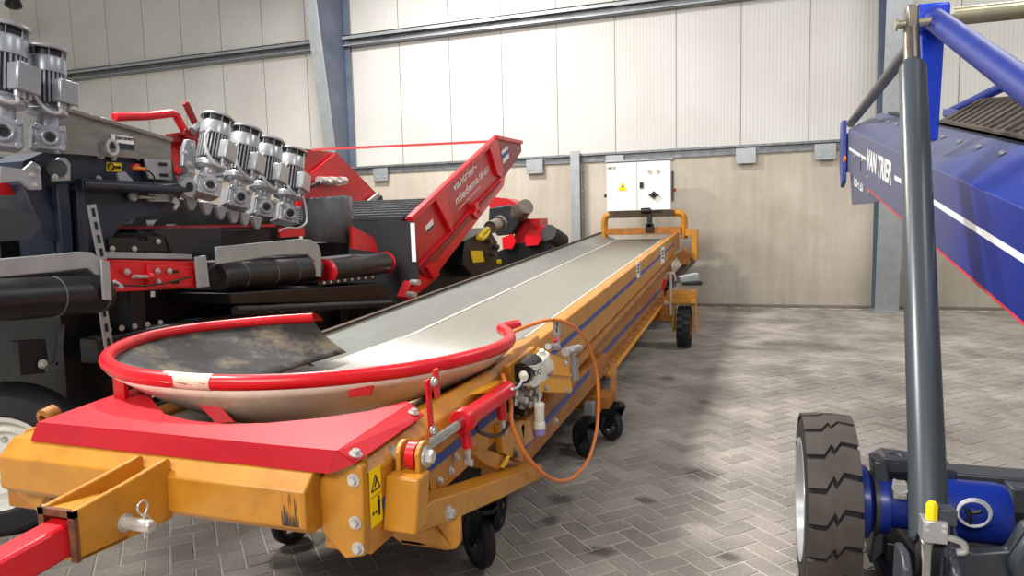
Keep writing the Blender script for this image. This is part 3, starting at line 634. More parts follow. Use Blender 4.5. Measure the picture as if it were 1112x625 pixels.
cov = mb.build('cover_sheet', M['red_plastic'], BC, thick=.006, angle=0)
bolt(BC, at(386, 493, 2, 1.045), (.3, 0, 1), .012); bolt(BC, at(449, 448, 2, 1.045), (.3, 0, 1), .012)

# hopper: rim tube, rubber liner, cream cone
def rz(x): return 1.165-.035*x/560
rimpx = [(339, 345), (300, 347.5), (250, 352), (200, 358), (160, 366), (130, 377), (116, 389), (124, 400), (150, 408), (200, 413.5), (250, 415.5), (300, 414.5), (350, 411.5), (400, 406.5), (450, 400), (500, 390), (535, 380), (552, 371), (552, 362), (545, 357), (552, 354.5), (562, 352.5)]
rim = [at(x, y, 2, rz(x)) for x, y in rimpx]
mb = MB(); mb.tube(rim, .0275, 16, smooth=6); hop = mb.build('hopper_rim', M['red'], BC)
# foot of the hopper where it meets the belt, point for point below the rim
foot = [(-2.11, 3.30), (-2.13, 3.12), (-2.14, 2.92), (-2.14, 2.74), (-2.12, 2.56), (-2.03, 2.41), (-1.94, 2.26), (-1.84, 2.14), (-1.75, 2.07), (-1.66, 2.03), (-1.58, 2.03), (-1.51, 2.08), (-1.44, 2.16), (-1.39, 2.27), (-1.32, 2.40), (-1.27, 2.58), (-1.26, 2.78), (-1.26, 2.95), (-1.27, 3.1)]
ns = 19
rl = spline(rim[:ns], 5); fl_ = spline([V((x, y, .945)) for x, y in foot], 5); nr = len(rl)
def loft(i, k, out=0, drop=0, bl=.010):
    a, b = rl[i]-V((0, 0, .012)), fl_[i]
    q = a.lerp(b, k); d = (b-a); d.z = 0; d.normalize()
    bulge = bl*math.sin(PI*k)
    return q-d*bulge-d*out-V((0, 0, bulge+drop))
mb = MB(); mb.grid([[loft(i, k/8) for i in range(nr)] for k in range(9)]); mb.build('hopper_liner', M['liner'], BC, thick=.008)
mb = MB(); mb.grid([[loft(i, k/8, .014, .012, .018) for i in range(8, nr-4)] for k in range(9)]); mb.build('hopper_cone', M['cone'], BC, thick=.004)
# torn tape on the rim
tp = spline([at(x, y, 2, rz(x)) for x, y in [(150, 408), (180, 411.5), (205, 413.8), (232, 415.2)]], 6)
mb = MB(); mb.tube(tp[6:], .0287, 16)
for x0, x1, y in ((196, 209, 419), (180, 190, 416.5), (214, 228, 420)):   # ragged ends hanging from the tube
    a, b, c = at(x0, 412, 2, 1.158), at(x1, 413.5, 2, 1.158), at((x0+x1)/2+2, y, 2, 1.135); mb.prism([a+V((0, -.024, 0)), b+V((0, -.024, 0)), c+V((.006, -.014, 0)), c+V((-.006, -.014, 0))], (0, -.002, 0))
lab(mb.build('torn_tape', M['tape'], BC), 'torn cream tape')
mb = MB(); c = at(206, 421, 2, 1.12); mb.prism([c+V((-.012, -.01, .012)), c+V((.012, -.01, .016)), c+V((.008, -.01, -.012)), c+V((-.014, -.01, -.006))], (0, -.002, 0)); mb.build('tape_scrap', M['decal'], BC)
# red struts on the cone
def strip(px, wpx, name):
    (xa, ya, za), (xb, yb, zb) = px
    a, b = at(xa, ya, 2, za), at(xb, yb, 2, zb)
    mb = MB(); mb.bar(a, b, wpx, .01, up=(0, -1, .6)); return mb.build(name, M['red_panel'], BC)
def strut(px, z0, z1, out):
    a, b, c, d = px
    P4 = [at(*a, 2, z0), at(*b, 2, z0), at(*c, 2, z1), at(*d, 2, z1)]
    o_ = V((.1, -1, 0)).normalized()*out
    mb = MB(); mb.prism([p+o_ for p in P4], (0, -.008, .003)); return mb.build('hopper_strut', M['red_panel'], BC)
strut([(209, 421), (233, 422), (263, 455), (244, 456)], 1.10, 1.01, .035)
strut([(389, 411), (416, 409), (411, 424), (388, 427)], 1.11, 1.075, .06)
bolt(BC, at(246, 450, 2, 1.015)+V((0, -.046, 0)), (0, -1, .3), .009); bolt(BC, at(398, 421, 2, 1.08)+V((0, -.067, 0)), (0, -1, .3), .009)
a = at(130, 403, 2, 1.155); mb = MB(); mb.bar(a, V((a.x, a.y, 1.05)), .05, .02, up=(0, 1, 0)); mb.build('hopper_strut', M['red_panel'], BC)
# right linkage: two flat bars with bolts
b0 = at(467, 402, 2, 1.12); 
lx0 = XN+.03
p1 = at(464, 412, 0, lx0); p2 = at(470, 484, 0, lx0)
mb = MB(); mb.bar(p1, p2, .026, .010, up=(1, 0, 0)); mb.build('link_bar', M['red'], BC, bevel=.002)
mb = MB(); mb.bar(p1+V((.02, .02, .03)), p1.lerp(p2, .28)+V((.02, .02, 0)), .026, .012, up=(1, 0, 0)); mb.build('link_lug', M['red'], BC, bevel=.002)
bolt(BC, at(471, 414, 0, lx0+.026), (1, -.3, 0), .010); bolt(BC, at(470, 467, 0, lx0+.01), (1, -.3, 0), .010)
# lift arm outside the frame
XA = -.86
arm = [at(x, y, 0, XA) for x, y in [(441, 513), (468, 513), (470, 540), (490, 535), (590, 502), (592, 514), (500, 560), (498, 592), (492, 596), (470, 590), (462, 577), (437, 577)]]
body = [at(x, y, 0, XA) for x, y in [(447, 512), (466, 515), (468, 541), (462, 577), (445, 577)]]
bar_ = [at(x, y, 0, XA) for x, y in [(458, 556), (472, 543), (512, 531), (589, 504), (590, 518), (545, 541), (499, 562), (460, 577)]]
mb = MB(); mb.prism(bar_, (-.10, 0, 0)); mb.build('lift_arm', M['ochre'], BC, bevel=.006)
bk = [at(x, y, 0, XA+.01) for x, y in [(466, 512), (468, 541), (458, 577)]]
bz0, bz1 = bk[2].z, bk[0].z
yA, yB = at(440, 513, 0, XA-.08).y, at(466, 512, 0, XA).y
mb = MB(); mb.prism([(XA+.006, yB, bz1), (XA+.006, yB-.03, bz0-.0), (XA-.10, yB-.03, bz0-.0), (XA-.10, yB, bz1)], (0, -.08, 0)); mb.build('arm_post', M['ochre'], BC, bevel=.008)
gy = at(480, 580, 0, XA-.03).y
gs = [at(x, y, 1, gy) for x, y in [(424, 572), (462, 575), (499, 560), (500, 588), (495, 596), (486, 597), (436, 590), (420, 578)]]
mb = MB(); mb.prism(gs, (0, .02, 0)); a_, b_ = at(473, 573, 1, gy-.004), at(488, 594, 1, gy-.004); mb.bar(a_, b_, .012, .012); mb.build('gusset', M['ochre'], BC, bevel=.004)
mb = MB(); mb.prism([gs[6], gs[5], gs[5]+V((0, .12, .0)), gs[6]+V((0, .12, 0))], (0, 0, .012)); mb.build('gusset_foot', M['ochre_dk'], BC)
# lower shelf plate at the side
sp_ = [at(x, y, 0, XN+.05) for x, y in [(505, 502), (515, 491), (535, 503), (576, 502), (545, 513)]]
mb = MB(); mb.prism([at(x, y, 0, XN+.02) for x, y in [(513, 492), (520, 485), (548, 494), (560, 502), (540, 510), (528, 505)]], (-.12, 0, 0)); mb.build('shelf_bracket', M['ochre'], BC, bevel=.004)
bolt(BC, at(487, 557, 0, XA), (1, 0, 0), .0165)
# clevis ears, pin and hydraulic cylinder
c0 = at(467, 494, 0, XA+.0)
cy0 = V((XA-.045, c0.y-.01, c0.z))
for dx in (-.042, .020):
    mb = MB(); x = cy0.x+dx
    mb.prism([(x, cy0.y-.04, bz1-.005), (x, cy0.y+.045, bz1-.005), (x, cy0.y+.045, cy0.z)] + [(x, cy0.y+.045*math.cos(a), cy0.z+.045*math.sin(a)) for a in [PI*k/8 for k in range(1, 8)]] + [(x, cy0.y-.04, cy0.z)], (.015, 0, 0)); mb.build('clevis_ear', M['ochre'], BC, bevel=.003)
bolt(BC, cy0+V((.036, 0, 0)), (1, 0, 0), .021)
mb = MB(); mb.cyl(cy0-V((.05, 0, 0)), cy0-V((.115, 0, 0)), .014); mb.lathe(cy0-V((.052, 0, 0)), (-1, 0, 0), [(0, 0), (.022, 0), (.022, .03), (0, .03)], 6); mb.build('clevis_pin', M['zinc'], BC)
ce = at(551, 423, 0, cy0.x)
ax = (ce-cy0).normalized()
mb = MB(); mb.cyl(cy0-V((.014, 0, 0)), cy0+V((.014, 0, 0)), .040); mb.build('rod_eye', M['red'], BC)
L1 = (ce-cy0).length; tb = (at(500, 464, 0, cy0.x)-cy0).length
mb = MB(); mb.cyl(cy0+ax*.03, cy0+ax*(tb+.05), .0185); rod = None
cylb = MB(); cylb.lathe(cy0+ax*tb, ax, [(0, 0), (.04, 0), (.043, .005), (.043, .055), (.0345, .06), (.0345, L1-tb-.02), (.037, L1-tb-.015), (.037, L1-tb), (0, L1-tb)], 28)
hc = cylb.build('hydraulic_cylinder', M['red'], BC); mb.build('piston_rod', M['chrome'], hc)
q1 = cy0+ax*(tb+.035)
for a_, d in ((q1, V((.02, .0, -1))), (cy0+ax*(L1-.09), V((.02, .0, -1)))):
    d = (d+V((0, .15, 0))).normalized()
    mb = MB(); mb.cyl(a_, a_+d*.10, .019); mb.build('cylinder_port', M['red'], hc)
    mb = MB(); mb.cyl(a_+d*.10, a_+d*.13, .012, seg=6); mb.cyl(a_+d*.13, a_+d*.15, .009); mb.lathe(a_+d*.15-V((.0, 0, .01)), (1, 0, 0), [(0, -.012), (.014, -.012), (.014, .012), (0, .012)], 6); mb.build('hose_fitting', M['zinc'], hc)
p = [at(x, y, 0, cy0.x+.01) for x, y in [(517, 463), (522, 469), (535, 473), (545, 470), (552, 460)]]
mb = MB(); mb.tube(p, .008, 8, smooth=6); mb.build('black_hose', M['black'], BC)
for x, y in [(494.5, 496), (506, 495.5), (489, 511), (477, 522)]: bolt(BC, at(x, y, 0, XN+.001), (1, 0, 0), .011)
# lower chassis side rail carrying the second blue stripe
rl_ = [at(x, y, 0, XN+.02) for x, y in [(556, 480), (612, 404), (660, 352), (690, 345), (600, 470), (578, 505), (560, 498)]]
lr = [at(566, 488, 0, XN), at(640, 400, 0, XN)]
mb = MB(); mb.prism([(XC, 2.75, .46), (XC, 2.75, .70), (XC, 5.2, .62), (XC, 5.2, .47)], (-.10, 0, 0)); mb.build('chassis_beam', M['ochre_dk'], BC, bevel=.005)
a0, a1 = at(567, 486, 0, XC+.001), at(640, 404, 0, XC+.001)
mb = MB(); mb.prism([a0+V((.001, 0, -.02)), a1+V((.001, 0, -.018)), a1+V((.001, 0, .014)), a0+V((.001, 0, .016))], (.002, 0, 0)); mb.build('blue_stripe', M['stripe'], BC)
for x, y in [(603, 457), (562, 465), (572, 461), (573, 472)]: bolt(BC, at(x, y, 0, XN+.001), (1, 0, 0), .013)
# hinge plates where both sections meet
for pts_, nm in (([(544, 462), (570, 456), (568, 502), (546, 492)], 'hinge_plate'), ([(566, 462), (575, 456), (580, 476), (570, 485)], 'hinge_plate')):
    mb = MB(); mb.prism([at(x, y, 0, XN+.03) for x, y in pts_], (-.03, 0, 0)); mb.build(nm, M['ochre'], BC, bevel=.003)
bolt(BC, at(559, 493, 0, XN+.03), (1, 0, 0), .016, M['dullsteel'])
mb = MB(); mb.prism([at(x, y, 0, XN+.031) for x, y in [(543, 507), (551, 494), (554, 495), (547, 508)]], (.002, 0, 0)); mb.build('warning_sticker', M['yellow'], BC)
# folded ochre wedge under the hopper
mb = MB(); mb.prism([at(x, y, 0, XN+.02) for x, y in [(516, 428), (530, 421), (546, 413), (552, 416), (530, 427)]], (-.035, 0, 0)); mb.build('guide_wedge', M['ochre_lit'], BC, bevel=.003)
# yellow socket plate
XS = XN+.05
pl = [(586, 377), (618, 393), (622, 424), (619, 427), (578, 425), (572, 420), (572, 392)]
mb = MB(); mb.prism([at(x, y, 0, XS) for x, y in pl], (-.01, 0, 0)); splate = mb.build('socket_plate', M['ochre_lit'], BC, bevel=.004)
mb = MB(); mb.bar(at(594, 405, 0, XS+.005), at(620, 407, 0, XS+.005), .012, .012); mb.build('plate_lip', M['ochre_lit'], splate)
for x, y in [(613, 394), (592, 421), (615, 423)]: bolt(splate, at(x, y, 0, XS+.001), (1, 0, 0), .012)
mb = MB(); mb.prism([at(x, y, 0, XS-.01) for x, y in [(552, 397), (582, 376), (586, 378), (562, 396), (562, 416), (559, 419)]], (-.03, 0, 0)); mb.build('socket_bracket', M['ochre'], splate, bevel=.004)
mb = MB(); mb.cyl(at(566, 405, 0, XS+.02), at(579, 394, 0, XS+.02), .045); mb.build('socket_body', M['black'], splate)
mb = MB(); mb.prism([at(x, y, 0, XS+.03) for x, y in [(568, 397), (574, 396), (586, 389), (589, 399), (587, 410), (572, 420), (568, 418), (573, 411), (573, 403)]], (.035, 0, 0)); mb.mi = 1
for q in ((582, 405), (586, 403)): mb.tube([at(q[0]+1.6*math.cos(a), q[1]+3*math.sin(a), 0, XS+.066) for a in [2*PI*k/10 for k in range(10)]], .0016, 6, closed=True)
sw = mb.build('switch_housing', [M['plug_white'], M['ink']], splate, bevel=.004)
mb = MB(); mb.lathe(at(569, 409, 0, XS+.05), (.4, -.8, -.3), [(0, -.02), (.018, -.02), (.02, 0), (.014, .012), (0, .012)], 18); mb.build('cable_gland', M['plug_white'], splate)
mb = MB(); mb.tube([at(x, y, 0, XS+.05) for x, y in [(567, 412), (565, 417), (561, 421), (556, 422)]], .006, 8, smooth=5); mb.build('cable', M['cable'], splate)
mb = MB(); a, b = at(588, 380, 0, XS+.05), at(594, 407, 0, XS+.05)
mb.lathe(a, b-a, [(0, 0), (.012, 0), (.016, .02), (.03, .03), (.034, .07), (.042, .10), (.040, .115), (0, .115)], 20); mb.mi = 1; d = (b-a).normalized(); mb.lathe(a+d*.112, d, [(0, 0), (.03, 0), (.03, .028), (.026, .03), (0, .03)], 20); mb.build('socket_outlet', [M['plug_white'], M['lilac']], splate)
mb = MB(); mb.tube([at(x, y, 0, XS+.06) for x, y in [(584, 411), (585.5, 425), (585.5, 438)]], .004, 8, smooth=4); mb.build('cable', M['cable'], splate)
a = at(585.5, 437, 0, XS+.06)
mb = MB(); mb.lathe(a, (0, 0, -1), [(0, 0), (.02, 0), (.024, .005), (.024, .02), (.022, .022), (.022, .085), (.026, .09), (.026, .115), (0, .115)], 22); mb.mi = 1; mb.lathe(a-V((0, 0, .113)), (0, 0, -1), [(0, 0), (.025, 0), (.025, .028), (.022, .03), (0, .03)], 22); lab(mb.build('power_plug', [M['plug_white'], M['lilac']], BC), 'hanging white and lilac plug')
# valve gear with silver handles
XV = XN+.05
mb = MB(); a = at(604, 352, 0, XV); b = at(606, 378, 0, XV); mb.bar(a, b, .02, .02, up=(1, 0, 0)); mb.box(at(605, 356, 0, XV), (.03, .05, .075)); mb.mi = 1
for q in ((605, 352), (604.5, 358)): mb.box(at(*q, 0, XV+.016), (.004, .022, .024))
mb.build('valve_lever', [M['silver'], M['black']], BC, bevel=.003)
mb = MB(); mb.cyl(at(614, 382, 0, XV), at(629, 378, 0, XV), .024); mb.cyl(at(621, 378, 0, XV-.05), at(621, 378, 0, XV+.05), .016); mb.cyl(at(621, 382, 0, XV), at(623, 412, 0, XV), .018); mb.cyl(at(625.5, 386, 0, XV), at(627, 412, 0, XV), .01); mb.cyl(at(595, 376, 0, XV), at(606, 377, 0, XV), .016); mb.build('hydraulic_valve', M['silver'], BC, angle=40)
mb = MB(); mb.lathe(at(602, 369, 0, XV+.02), (1, 0, 0), [(0, 0), (.013, 0), (.013, .015), (0, .018)], 14); mb.build('valve_cap', M['red'], BC)
for k, (x, y) in enumerate([(561, 432), (566, 437), (571, 432), (577, 427), (566, 424), (573, 420), (560, 446)]):
    mb = MB(); c = at(x, y, 0, XN+.03); mb.cyl(c, c+V((.05, -.01, -.005)), .016, seg=6); mb.cyl(c-V((.0, .02, .03)), c+V((.0, .015, .03)), .011); mb.build('hose_fitting', M['zinc'] if k != 6 else M['black'], BC)
mb = MB(); mb.prism([at(x, y, 0, XN+.02) for x, y in [(554, 418), (580, 414), (578, 440), (556, 448)]], (-.04, 0, 0)); mb.build('valve_block', M['darkmetal'], BC, bevel=.004)
# orange hose loop
hp = [(546, 407, .02), (549, 416, .05), (553, 425, .05), (555, 440, .05), (555, 455, .07), (560, 472, .09), (572, 495, .12), (590, 514, .15), (608, 522, .17), (625, 516, .18), (640, 496, .18), (648, 465, .17), (650, 430, .16), (647, 400, .14), (638, 372, .12), (625, 356, .10), (610, 348.5, .07), (595, 347.5, .03), (578, 352, -.02), (562, 358, -.06), (553, 362, -.10)]
mb = MB(); mb.tube([at(x, y, 0, XN+o_) for x, y, o_ in hp], .0095, 10, smooth=6); lab(mb.build('orange_hose', M['orange_hose'], BC), 'looped orange hose')
# yellow hazard label on the side
lp = [at(x, y, 0, XN+.001) for x, y in [(399, 512), (412, 503), (414, 558), (401, 568)]]
lp[0].z = lp[1].z = .968; lp[3].z = lp[2].z = .79
ya, yb = lp[0].y, lp[1].y
ya, yb = 1.582, 1.643
mb = MB(); mb.bb((XN+.0005, ya, .825), (XN+.002, yb, .985)); hz = mb.build('warning_sticker', M['yellow'], BC)
def tri(cy, cz, s, w):
    P3 = [(cy-s, cz-s*.8), (cy+s, cz-s*.8), (cy, cz+s)]; mb = MB()
    for i in range(3):
        (a, b), (c, d) = P3[i], P3[(i+1) % 3]; mb.bar((XN+.0025, a, b), (XN+.0025, c, d), .001, w, up=(0, d-b, -(c-a)) if False else (1, 0, 0)) if False else mb.tube([(XN+.002, a, b), (XN+.002, c, d)], w, 6)
    return mb
ym = (ya+yb)/2
mb = tri(ym, .943, .023, .0022)
mb.prism([(XN+.002, ym-.008, .934), (XN+.002, ym-.003, .932), (XN+.002, ym+.007, .946), (XN+.002, ym+.003, .954)], (.001, 0, 0))
mb.bb((XN+.0018, ya+.003, .9075), (XN+.0025, yb-.003, .909))
cy_ = yb-.017
mb.lathe((XN+.0018, cy_, .898), (1, 0, 0), [(0, 0), (.005, 0), (.005, .001), (0, .001)], 12)
mb.prism([(XN+.002, cy_-.007, .891), (XN+.002, cy_+.007, .891), (XN+.002, cy_+.006, .868), (XN+.002, cy_+.004, .846), (XN+.002, cy_-.003, .846), (XN+.002, cy_-.006, .868)], (.001, 0, 0))
mb.tube([(XN+.002, ya+.010, .862), (XN+.002, cy_-.012, .862)], .0014, 6)
for q, sg in ((ya+.008, 1), (cy_-.011, -1)):
    mb.prism([(XN+.002, q-sg*.003, .862), (XN+.002, q+sg*.007, .868), (XN+.002, q+sg*.007, .856)], (.001, 0, 0))
mb.build('pictogram', M['ink'], hz)
# castors
def castor(c, R, ang, top, w=.055, spokes=5):
    c = V(c); ax = V((math.cos(ang), math.sin(ang), 0)); fw = V((-math.sin(ang), math.cos(ang), 0))
    mb = MB(); ctr = c+V((0, 0, R))
    mb.lathe(ctr-ax*w/2, ax, [(R*.74, 0), (R*.92, 0), (R, w*.25), (R, w*.75), (R*.92, w), (R*.74, w), (R*.74, 0)], 36)
    wl = mb.build('castor_wheel', M['rubber'], BC)
    mb = MB(); mb.lathe(ctr-ax*w*.4, ax, [(R*.62, 0), (R*.75, 0), (R*.75, w*.8), (R*.62, w*.8), (R*.62, 0)], 32)
    mb.lathe(ctr-ax*w*.5, ax, [(0, 0), (R*.2, 0), (R*.2, w), (0, w)], 16)
    for k in range(spokes):
        a = 2*PI*k/spokes; d = fw*math.cos(a)+V((0, 0, math.sin(a)))
        mb.bar(ctr+d*R*.15, ctr+d*R*.66, R*.2, w*.4, up=ax)
    mb.build('wheel_hub', M['charcoal'], wl)
    bolt(wl, ctr+ax*w*.5, ax, .011)
    mb = MB()
    for sg in (-1, 1):
        o_ = ax*sg*(w/2+.012)
        mb.prism([ctr+o_+fw*.03-V((0, 0, .03)), ctr+o_-fw*.03-V((0, 0, .03)), ctr+o_+fw*.06+V((0, 0, R+.03)), ctr+o_+fw*.14+V((0, 0, R+.03))], ax*.006)
    tp_ = ctr+fw*.08+V((0, 0, R+.02))
    mb.cyl(tp_, tp_+V((0, 0, .02)), .06); mb.cyl(tp_, V((tp_.x, tp_.y, top)), .02)
    mb.build('castor_fork', M['black'], BC)
castor(at(520, 614, 2, 0), .145, -2.3, .5)
castor(at(538, 576, 2, 0)+V((0, .05, 0)), .125, .15, .6)
castor(at(319, 588, 2, 0), .13, -.2, .6)
castor((-2.2, 3.4, 0), .13, .4, .6)
castor(at(634, 495, 2, 0), .128, -2.4, .31)
castor(at(663, 477, 2, 0), .128, -2.3, .31)
# ochre outrigger that carries the twin castors
q = at(634, 494, 2, 0); q2 = at(664, 477, 2, 0); mx_ = (q+q2)/2
mb = MB(); mb.bb((XR-.3, mx_.y-.05, .30), (q2.x+.03, mx_.y+.17, .39)); mb.bb((XR-.3, mx_.y-.08, .285), (q2.x-.02, mx_.y-.05, .305)); mb.bb((XR-.3, mx_.y+.0, .39), (q2.x-.06, mx_.y+.12, .47)); mb.build('castor_outrigger', M['ochre_dk'], BC, bevel=.005)
mb = MB(); mb.bb((XR-.4, mx_.y+.1, .36), (XR, mx_.y+.2, .6)); mb.build('outrigger_block', M['ochre_dk'], BC, bevel=.005)
mb = MB(); mb.bar((q2.x+.02, q2.y-.02, .29), (q2.x+.0, q2.y+.12, .56), .025, .05, up=(1, 0, 0)); mb.build('castor_stay', M['ochre_dk'], BC, bevel=.004)
mb = MB(); mb.bb((q.x-.01, q.y+.06, .26), (q.x+.06, q.y+.16, .36)); mb.build('castor_lock', M['galv'], BC, bevel=.004)


# ------------------------------------------------------------------ navy grading machine on the left
GR = thing('grading_machine', 'navy grading machine with silver gear motors, steel tray and black side rollers, left', 'machine', (-4.4, 3.6, 0))
def pxp(pts, X, t=-.02):
    mb = MB(); mb.prism([at(x, y, 0, X) for x, y in pts], (t, 0, 0)); return mb
def pplate(name, pts, X, m, t=-.02, par=None, bevel=0): return pxp(pts, X, t).build(name, m, par or GR, bevel=bevel)

def gear_motor(par, cap, base, X, light):
    top, bot = at(*cap, 0, X), at(*base, 0, X)
    up = (top-bot); s = up.length/.56; up.normalize()
    f = V((.86, -.5, 0)); f = (f-up*f.dot(up)).normalized(); r = up.cross(f)
    R3 = Matrix((f, r, up)).transposed()
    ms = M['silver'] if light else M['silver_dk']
    W = lambda a, b, c: bot+(f*a+r*b+up*c)*s
    S = lambda *v: [k*s for k in v]
    # housing with cooling fins (the part itself)
    mb = MB()
    mb.lathe(bot, up, [(0, .19*s), (.052*s, .19*s), (.088*s, .2*s), (.092*s, .205*s), (.092*s, .225*s), (.08*s, .232*s), (.072*s, .25*s), (.05*s, .25*s)], 28)
    mb.mi = 1; mb.lathe(bot, up, [(.068*s, .24*s), (.068*s, .43*s), (0, .43*s)], 28); mb.mi = 0  # charcoal core: shade between the fins put into the colour
    for k in range(26):
        a = 2*PI*k/26; d = f*math.cos(a)+r*math.sin(a)
        mb.bar(bot+(d*.068+up*.255)*s, bot+(d*.068+up*.42)*s, .008*s, .036*s, up=d)
    gm = mb.build('gear_motor', [ms, M['charcoal']], par)
    mb = MB(); mb.lathe(bot, up, [(.05*s, .41*s), (.09*s, .415*s), (.09*s, .485*s), (.084*s, .497*s), (0, .498*s)], 28); mb.build('fan_cowl', ms, gm)
    mb = MB(); mb.lathe(bot, up, [(0, .497*s), (.082*s, .497*s), (.082*s, .54*s), (0, .54*s)], 24); mb.build('cooling_gap', M['black'], gm)
    mb = MB(); mb.lathe(bot, up, [(.06*s, .535*s), (.100*s, .530*s), (.103*s, .536*s), (.098*s, .547*s), (.06*s, .558*s), (0, .56*s)], 30)
    for k in range(8):
        a = 2*PI*k/8; d = f*math.cos(a)+r*math.sin(a); mb.bar(bot+(d*.086+up*.49)*s, bot+(d*.086+up*.535)*s, .004*s, .006*s, up=d)
    mb.build('rain_cap', ms, gm)
    mb = MB(); mb.lathe(bot, up, [(0, .13*s), (.055*s, .13*s), (.05*s, .16*s), (.05*s, .2*s), (0, .2*s)], 20)
    mb.box(W(0, 0, .075), S(.15, .13, .12), R3); mb.box(W(0, 0, .075), S(.13, .15, .11), R3)
    for cy in (-.055, .055):
        for cz in (.025, .125): mb.lathe(W(.07, cy, cz), f, [(0, 0), (.016*s, 0), (.016*s, .02*s), (0, .02*s)], 10)
    mb.lathe(W(.07, 0, .075), f, [(0, 0), (.046*s, 0), (.040*s, .022*s), (.027*s, .022*s), (.027*s, .012*s), (0, .012*s)], 24)
    gb = mb.build('gearbox', ms, gm, bevel=.004*s)
    mb = MB(); mb.lathe(W(.083, 0, .075), f, [(0, 0), (.021*s, 0), (.021*s, .006*s), (.013*s, .006*s), (.013*s, .002*s), (0, .002*s)], 20); mb.build('hollow_shaft', M['darkmetal'], gb)
    # terminal box on the side
    tf = (f*.75+r*.65).normalized(); tr = up.cross(tf); T3 = Matrix((tf, tr, up)).transposed()
    mb = MB(); mb.box(bot+(tf*.10+up*.315)*s, S(.05, .115, .115), T3); mb.box(bot+(tf*.128+up*.315)*s, S(.014, .122, .122), T3)
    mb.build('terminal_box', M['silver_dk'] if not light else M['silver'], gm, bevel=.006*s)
    mb = MB()
    for q in (-.03, .03): mb.cyl(bot+(tf*.10+tr*q+up*.258)*s, bot+(tf*.10+tr*q+up*.232)*s, .013*s, seg=10)
    mb.build('cable_gland', M['silver'], gm)
    mb = MB(); g = .03
    mb.tube([bot+(tf*.10+tr*(-g)+up*.235)*s, bot+(tf*.10-tr*.03+up*.205)*s, bot+(tf*.09-tr*.09+up*.2)*s, bot+(tf*.05-tr*.125+up*.26)*s, bot+(tf*.02-tr*.125+up*.36)*s, bot+(tf*.03-tr*.10+up*.42)*s], .009*s, 8, smooth=5); mb.build('cable', M['cable'], gm)
    for q in ((.06, -.055), (-.06, .05)):
        mb = MB(); mb.box(W(.084, q[0], .315+q[1]), S(.012, .03, .06), R3); mb.build('name_plate', M['silver'], gm) if q[0] > 0 else mb.bm.free()
    return gm
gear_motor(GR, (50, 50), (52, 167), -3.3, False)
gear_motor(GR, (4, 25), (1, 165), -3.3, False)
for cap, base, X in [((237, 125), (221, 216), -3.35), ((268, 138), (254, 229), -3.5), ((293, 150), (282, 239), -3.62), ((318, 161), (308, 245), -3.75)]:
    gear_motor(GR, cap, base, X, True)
# stainless tray
mb = MB(); X = -3.38
tp = [at(x, y, 0, X) for x, y in [(58, 116), (185, 152), (186, 174), (58, 166)]]
n_ = V((-1.3, 0, 0))
mb.prism(tp, n_); o = mb.build('steel_tray', M['stainless'], GR)
mb = MB(); mb.bar(at(58, 115, 0, X+.01), at(186, 152, 0, X+.01), .03, .022); mb.build('tray_rim', M['stainless'], o, bevel=.003)
pplate('sticker', [(120, 145), (145, 149), (145.5, 157), (121, 154)], X+.004, M['decal'], -.003, o)
pplate('sticker', [(121, 154), (145.5, 157), (146, 163), (121.5, 161)], X+.004, M['navy'], -.003, o)
st = text(o, 'Jansen', at(125, 152.2, 0, X+.006), at(143, 154, 0, X+.006)-at(125, 152.2, 0, X+.006), (0, 0, 1), .13, .03, M['ink'])
mb = MB(); c = at(122, 160, 0, X+.03); mb.tube([c+V((.0, .034*math.cos(a), .04*math.sin(a))) for a in [2*PI*k/14 for k in range(14)]], .009, 8, closed=True); mb.build('handle_ring', M['cable'], o)
# navy side frame
nav = [(48, 165), (186, 173), (193, 197), (197, 205), (196, 214), (183, 228), (150, 236), (128, 247), (119, 262), (115, 290), (112, 300), (62, 300), (58, 260), (46, 240), (22, 200), (25, 175)]
pplate('side_frame', nav, -3.42, M['navy'], -.25)
mb = MB(); mb.bar(at(85, 200, 0, -3.36), at(200, 206, 0, -3.36), .07, .065); mb.cyl(at(90, 200, 0, -3.33), at(203, 206, 0, -3.33), .028); mb.build('frame_rail', M['navy'], GR, bevel=.008)
for pts in ([(62, 200), (75, 200), (80, 275), (68, 275)], [(83, 202), (93, 203), (98, 280), (88, 280)]):
    pplate('frame_rib', pts, -3.37, M['navy'], -.05, bevel=.006)
pplate('guard_plate', [(25, 200), (60, 230), (62, 262), (52, 262)], -3.40, M['navy'], -.02)
pplate('bearing_plate', [(58, 197), (77, 196), (77, 178), (72, 171), (64, 171), (58, 178)], -3.34, M['galv'], -.02, bevel=.004)
mb = MB(); mb.cyl(at(62, 183, 0, -3.36), at(62, 183, 0, -3.30), .045); mb.build('bearing', M['charcoal'], GR)
pplate('mount_bracket', [(0, 180), (26, 184), (36, 175), (44, 180), (46, 206), (34, 206), (22, 196), (0, 199)], -3.30, M['galv'], -.02, bevel=.003)
for x, y in [(34, 190), (41, 183), (38, 201), (71, 192), (60, 192)]: bolt(GR, at(x, y, 0, -3.30), (1, 0, 0), .01)
pplate('red_strip', [(0, 198), (26, 200), (28, 211), (0, 212)], -3.5, M['red_panel'], -.02)
pplate('deflector_sheet', [(0, 226), (36, 232), (45, 243), (33, 260), (0, 262)], -3.36, M['charcoal'], -.02)
pplate('warning_sticker', [(116, 176), (132, 177), (132, 186.5), (116, 186)], -3.415, M['yellow'], -.004)
mb = MB(); c = at(120.5, 181, 0, -3.412); rr = .02
mb.tube([c+V((0, rr*math.cos(a), rr*math.sin(a))) for a in [2*PI*k/14 for k in range(14)]], .0035, 6, closed=True)
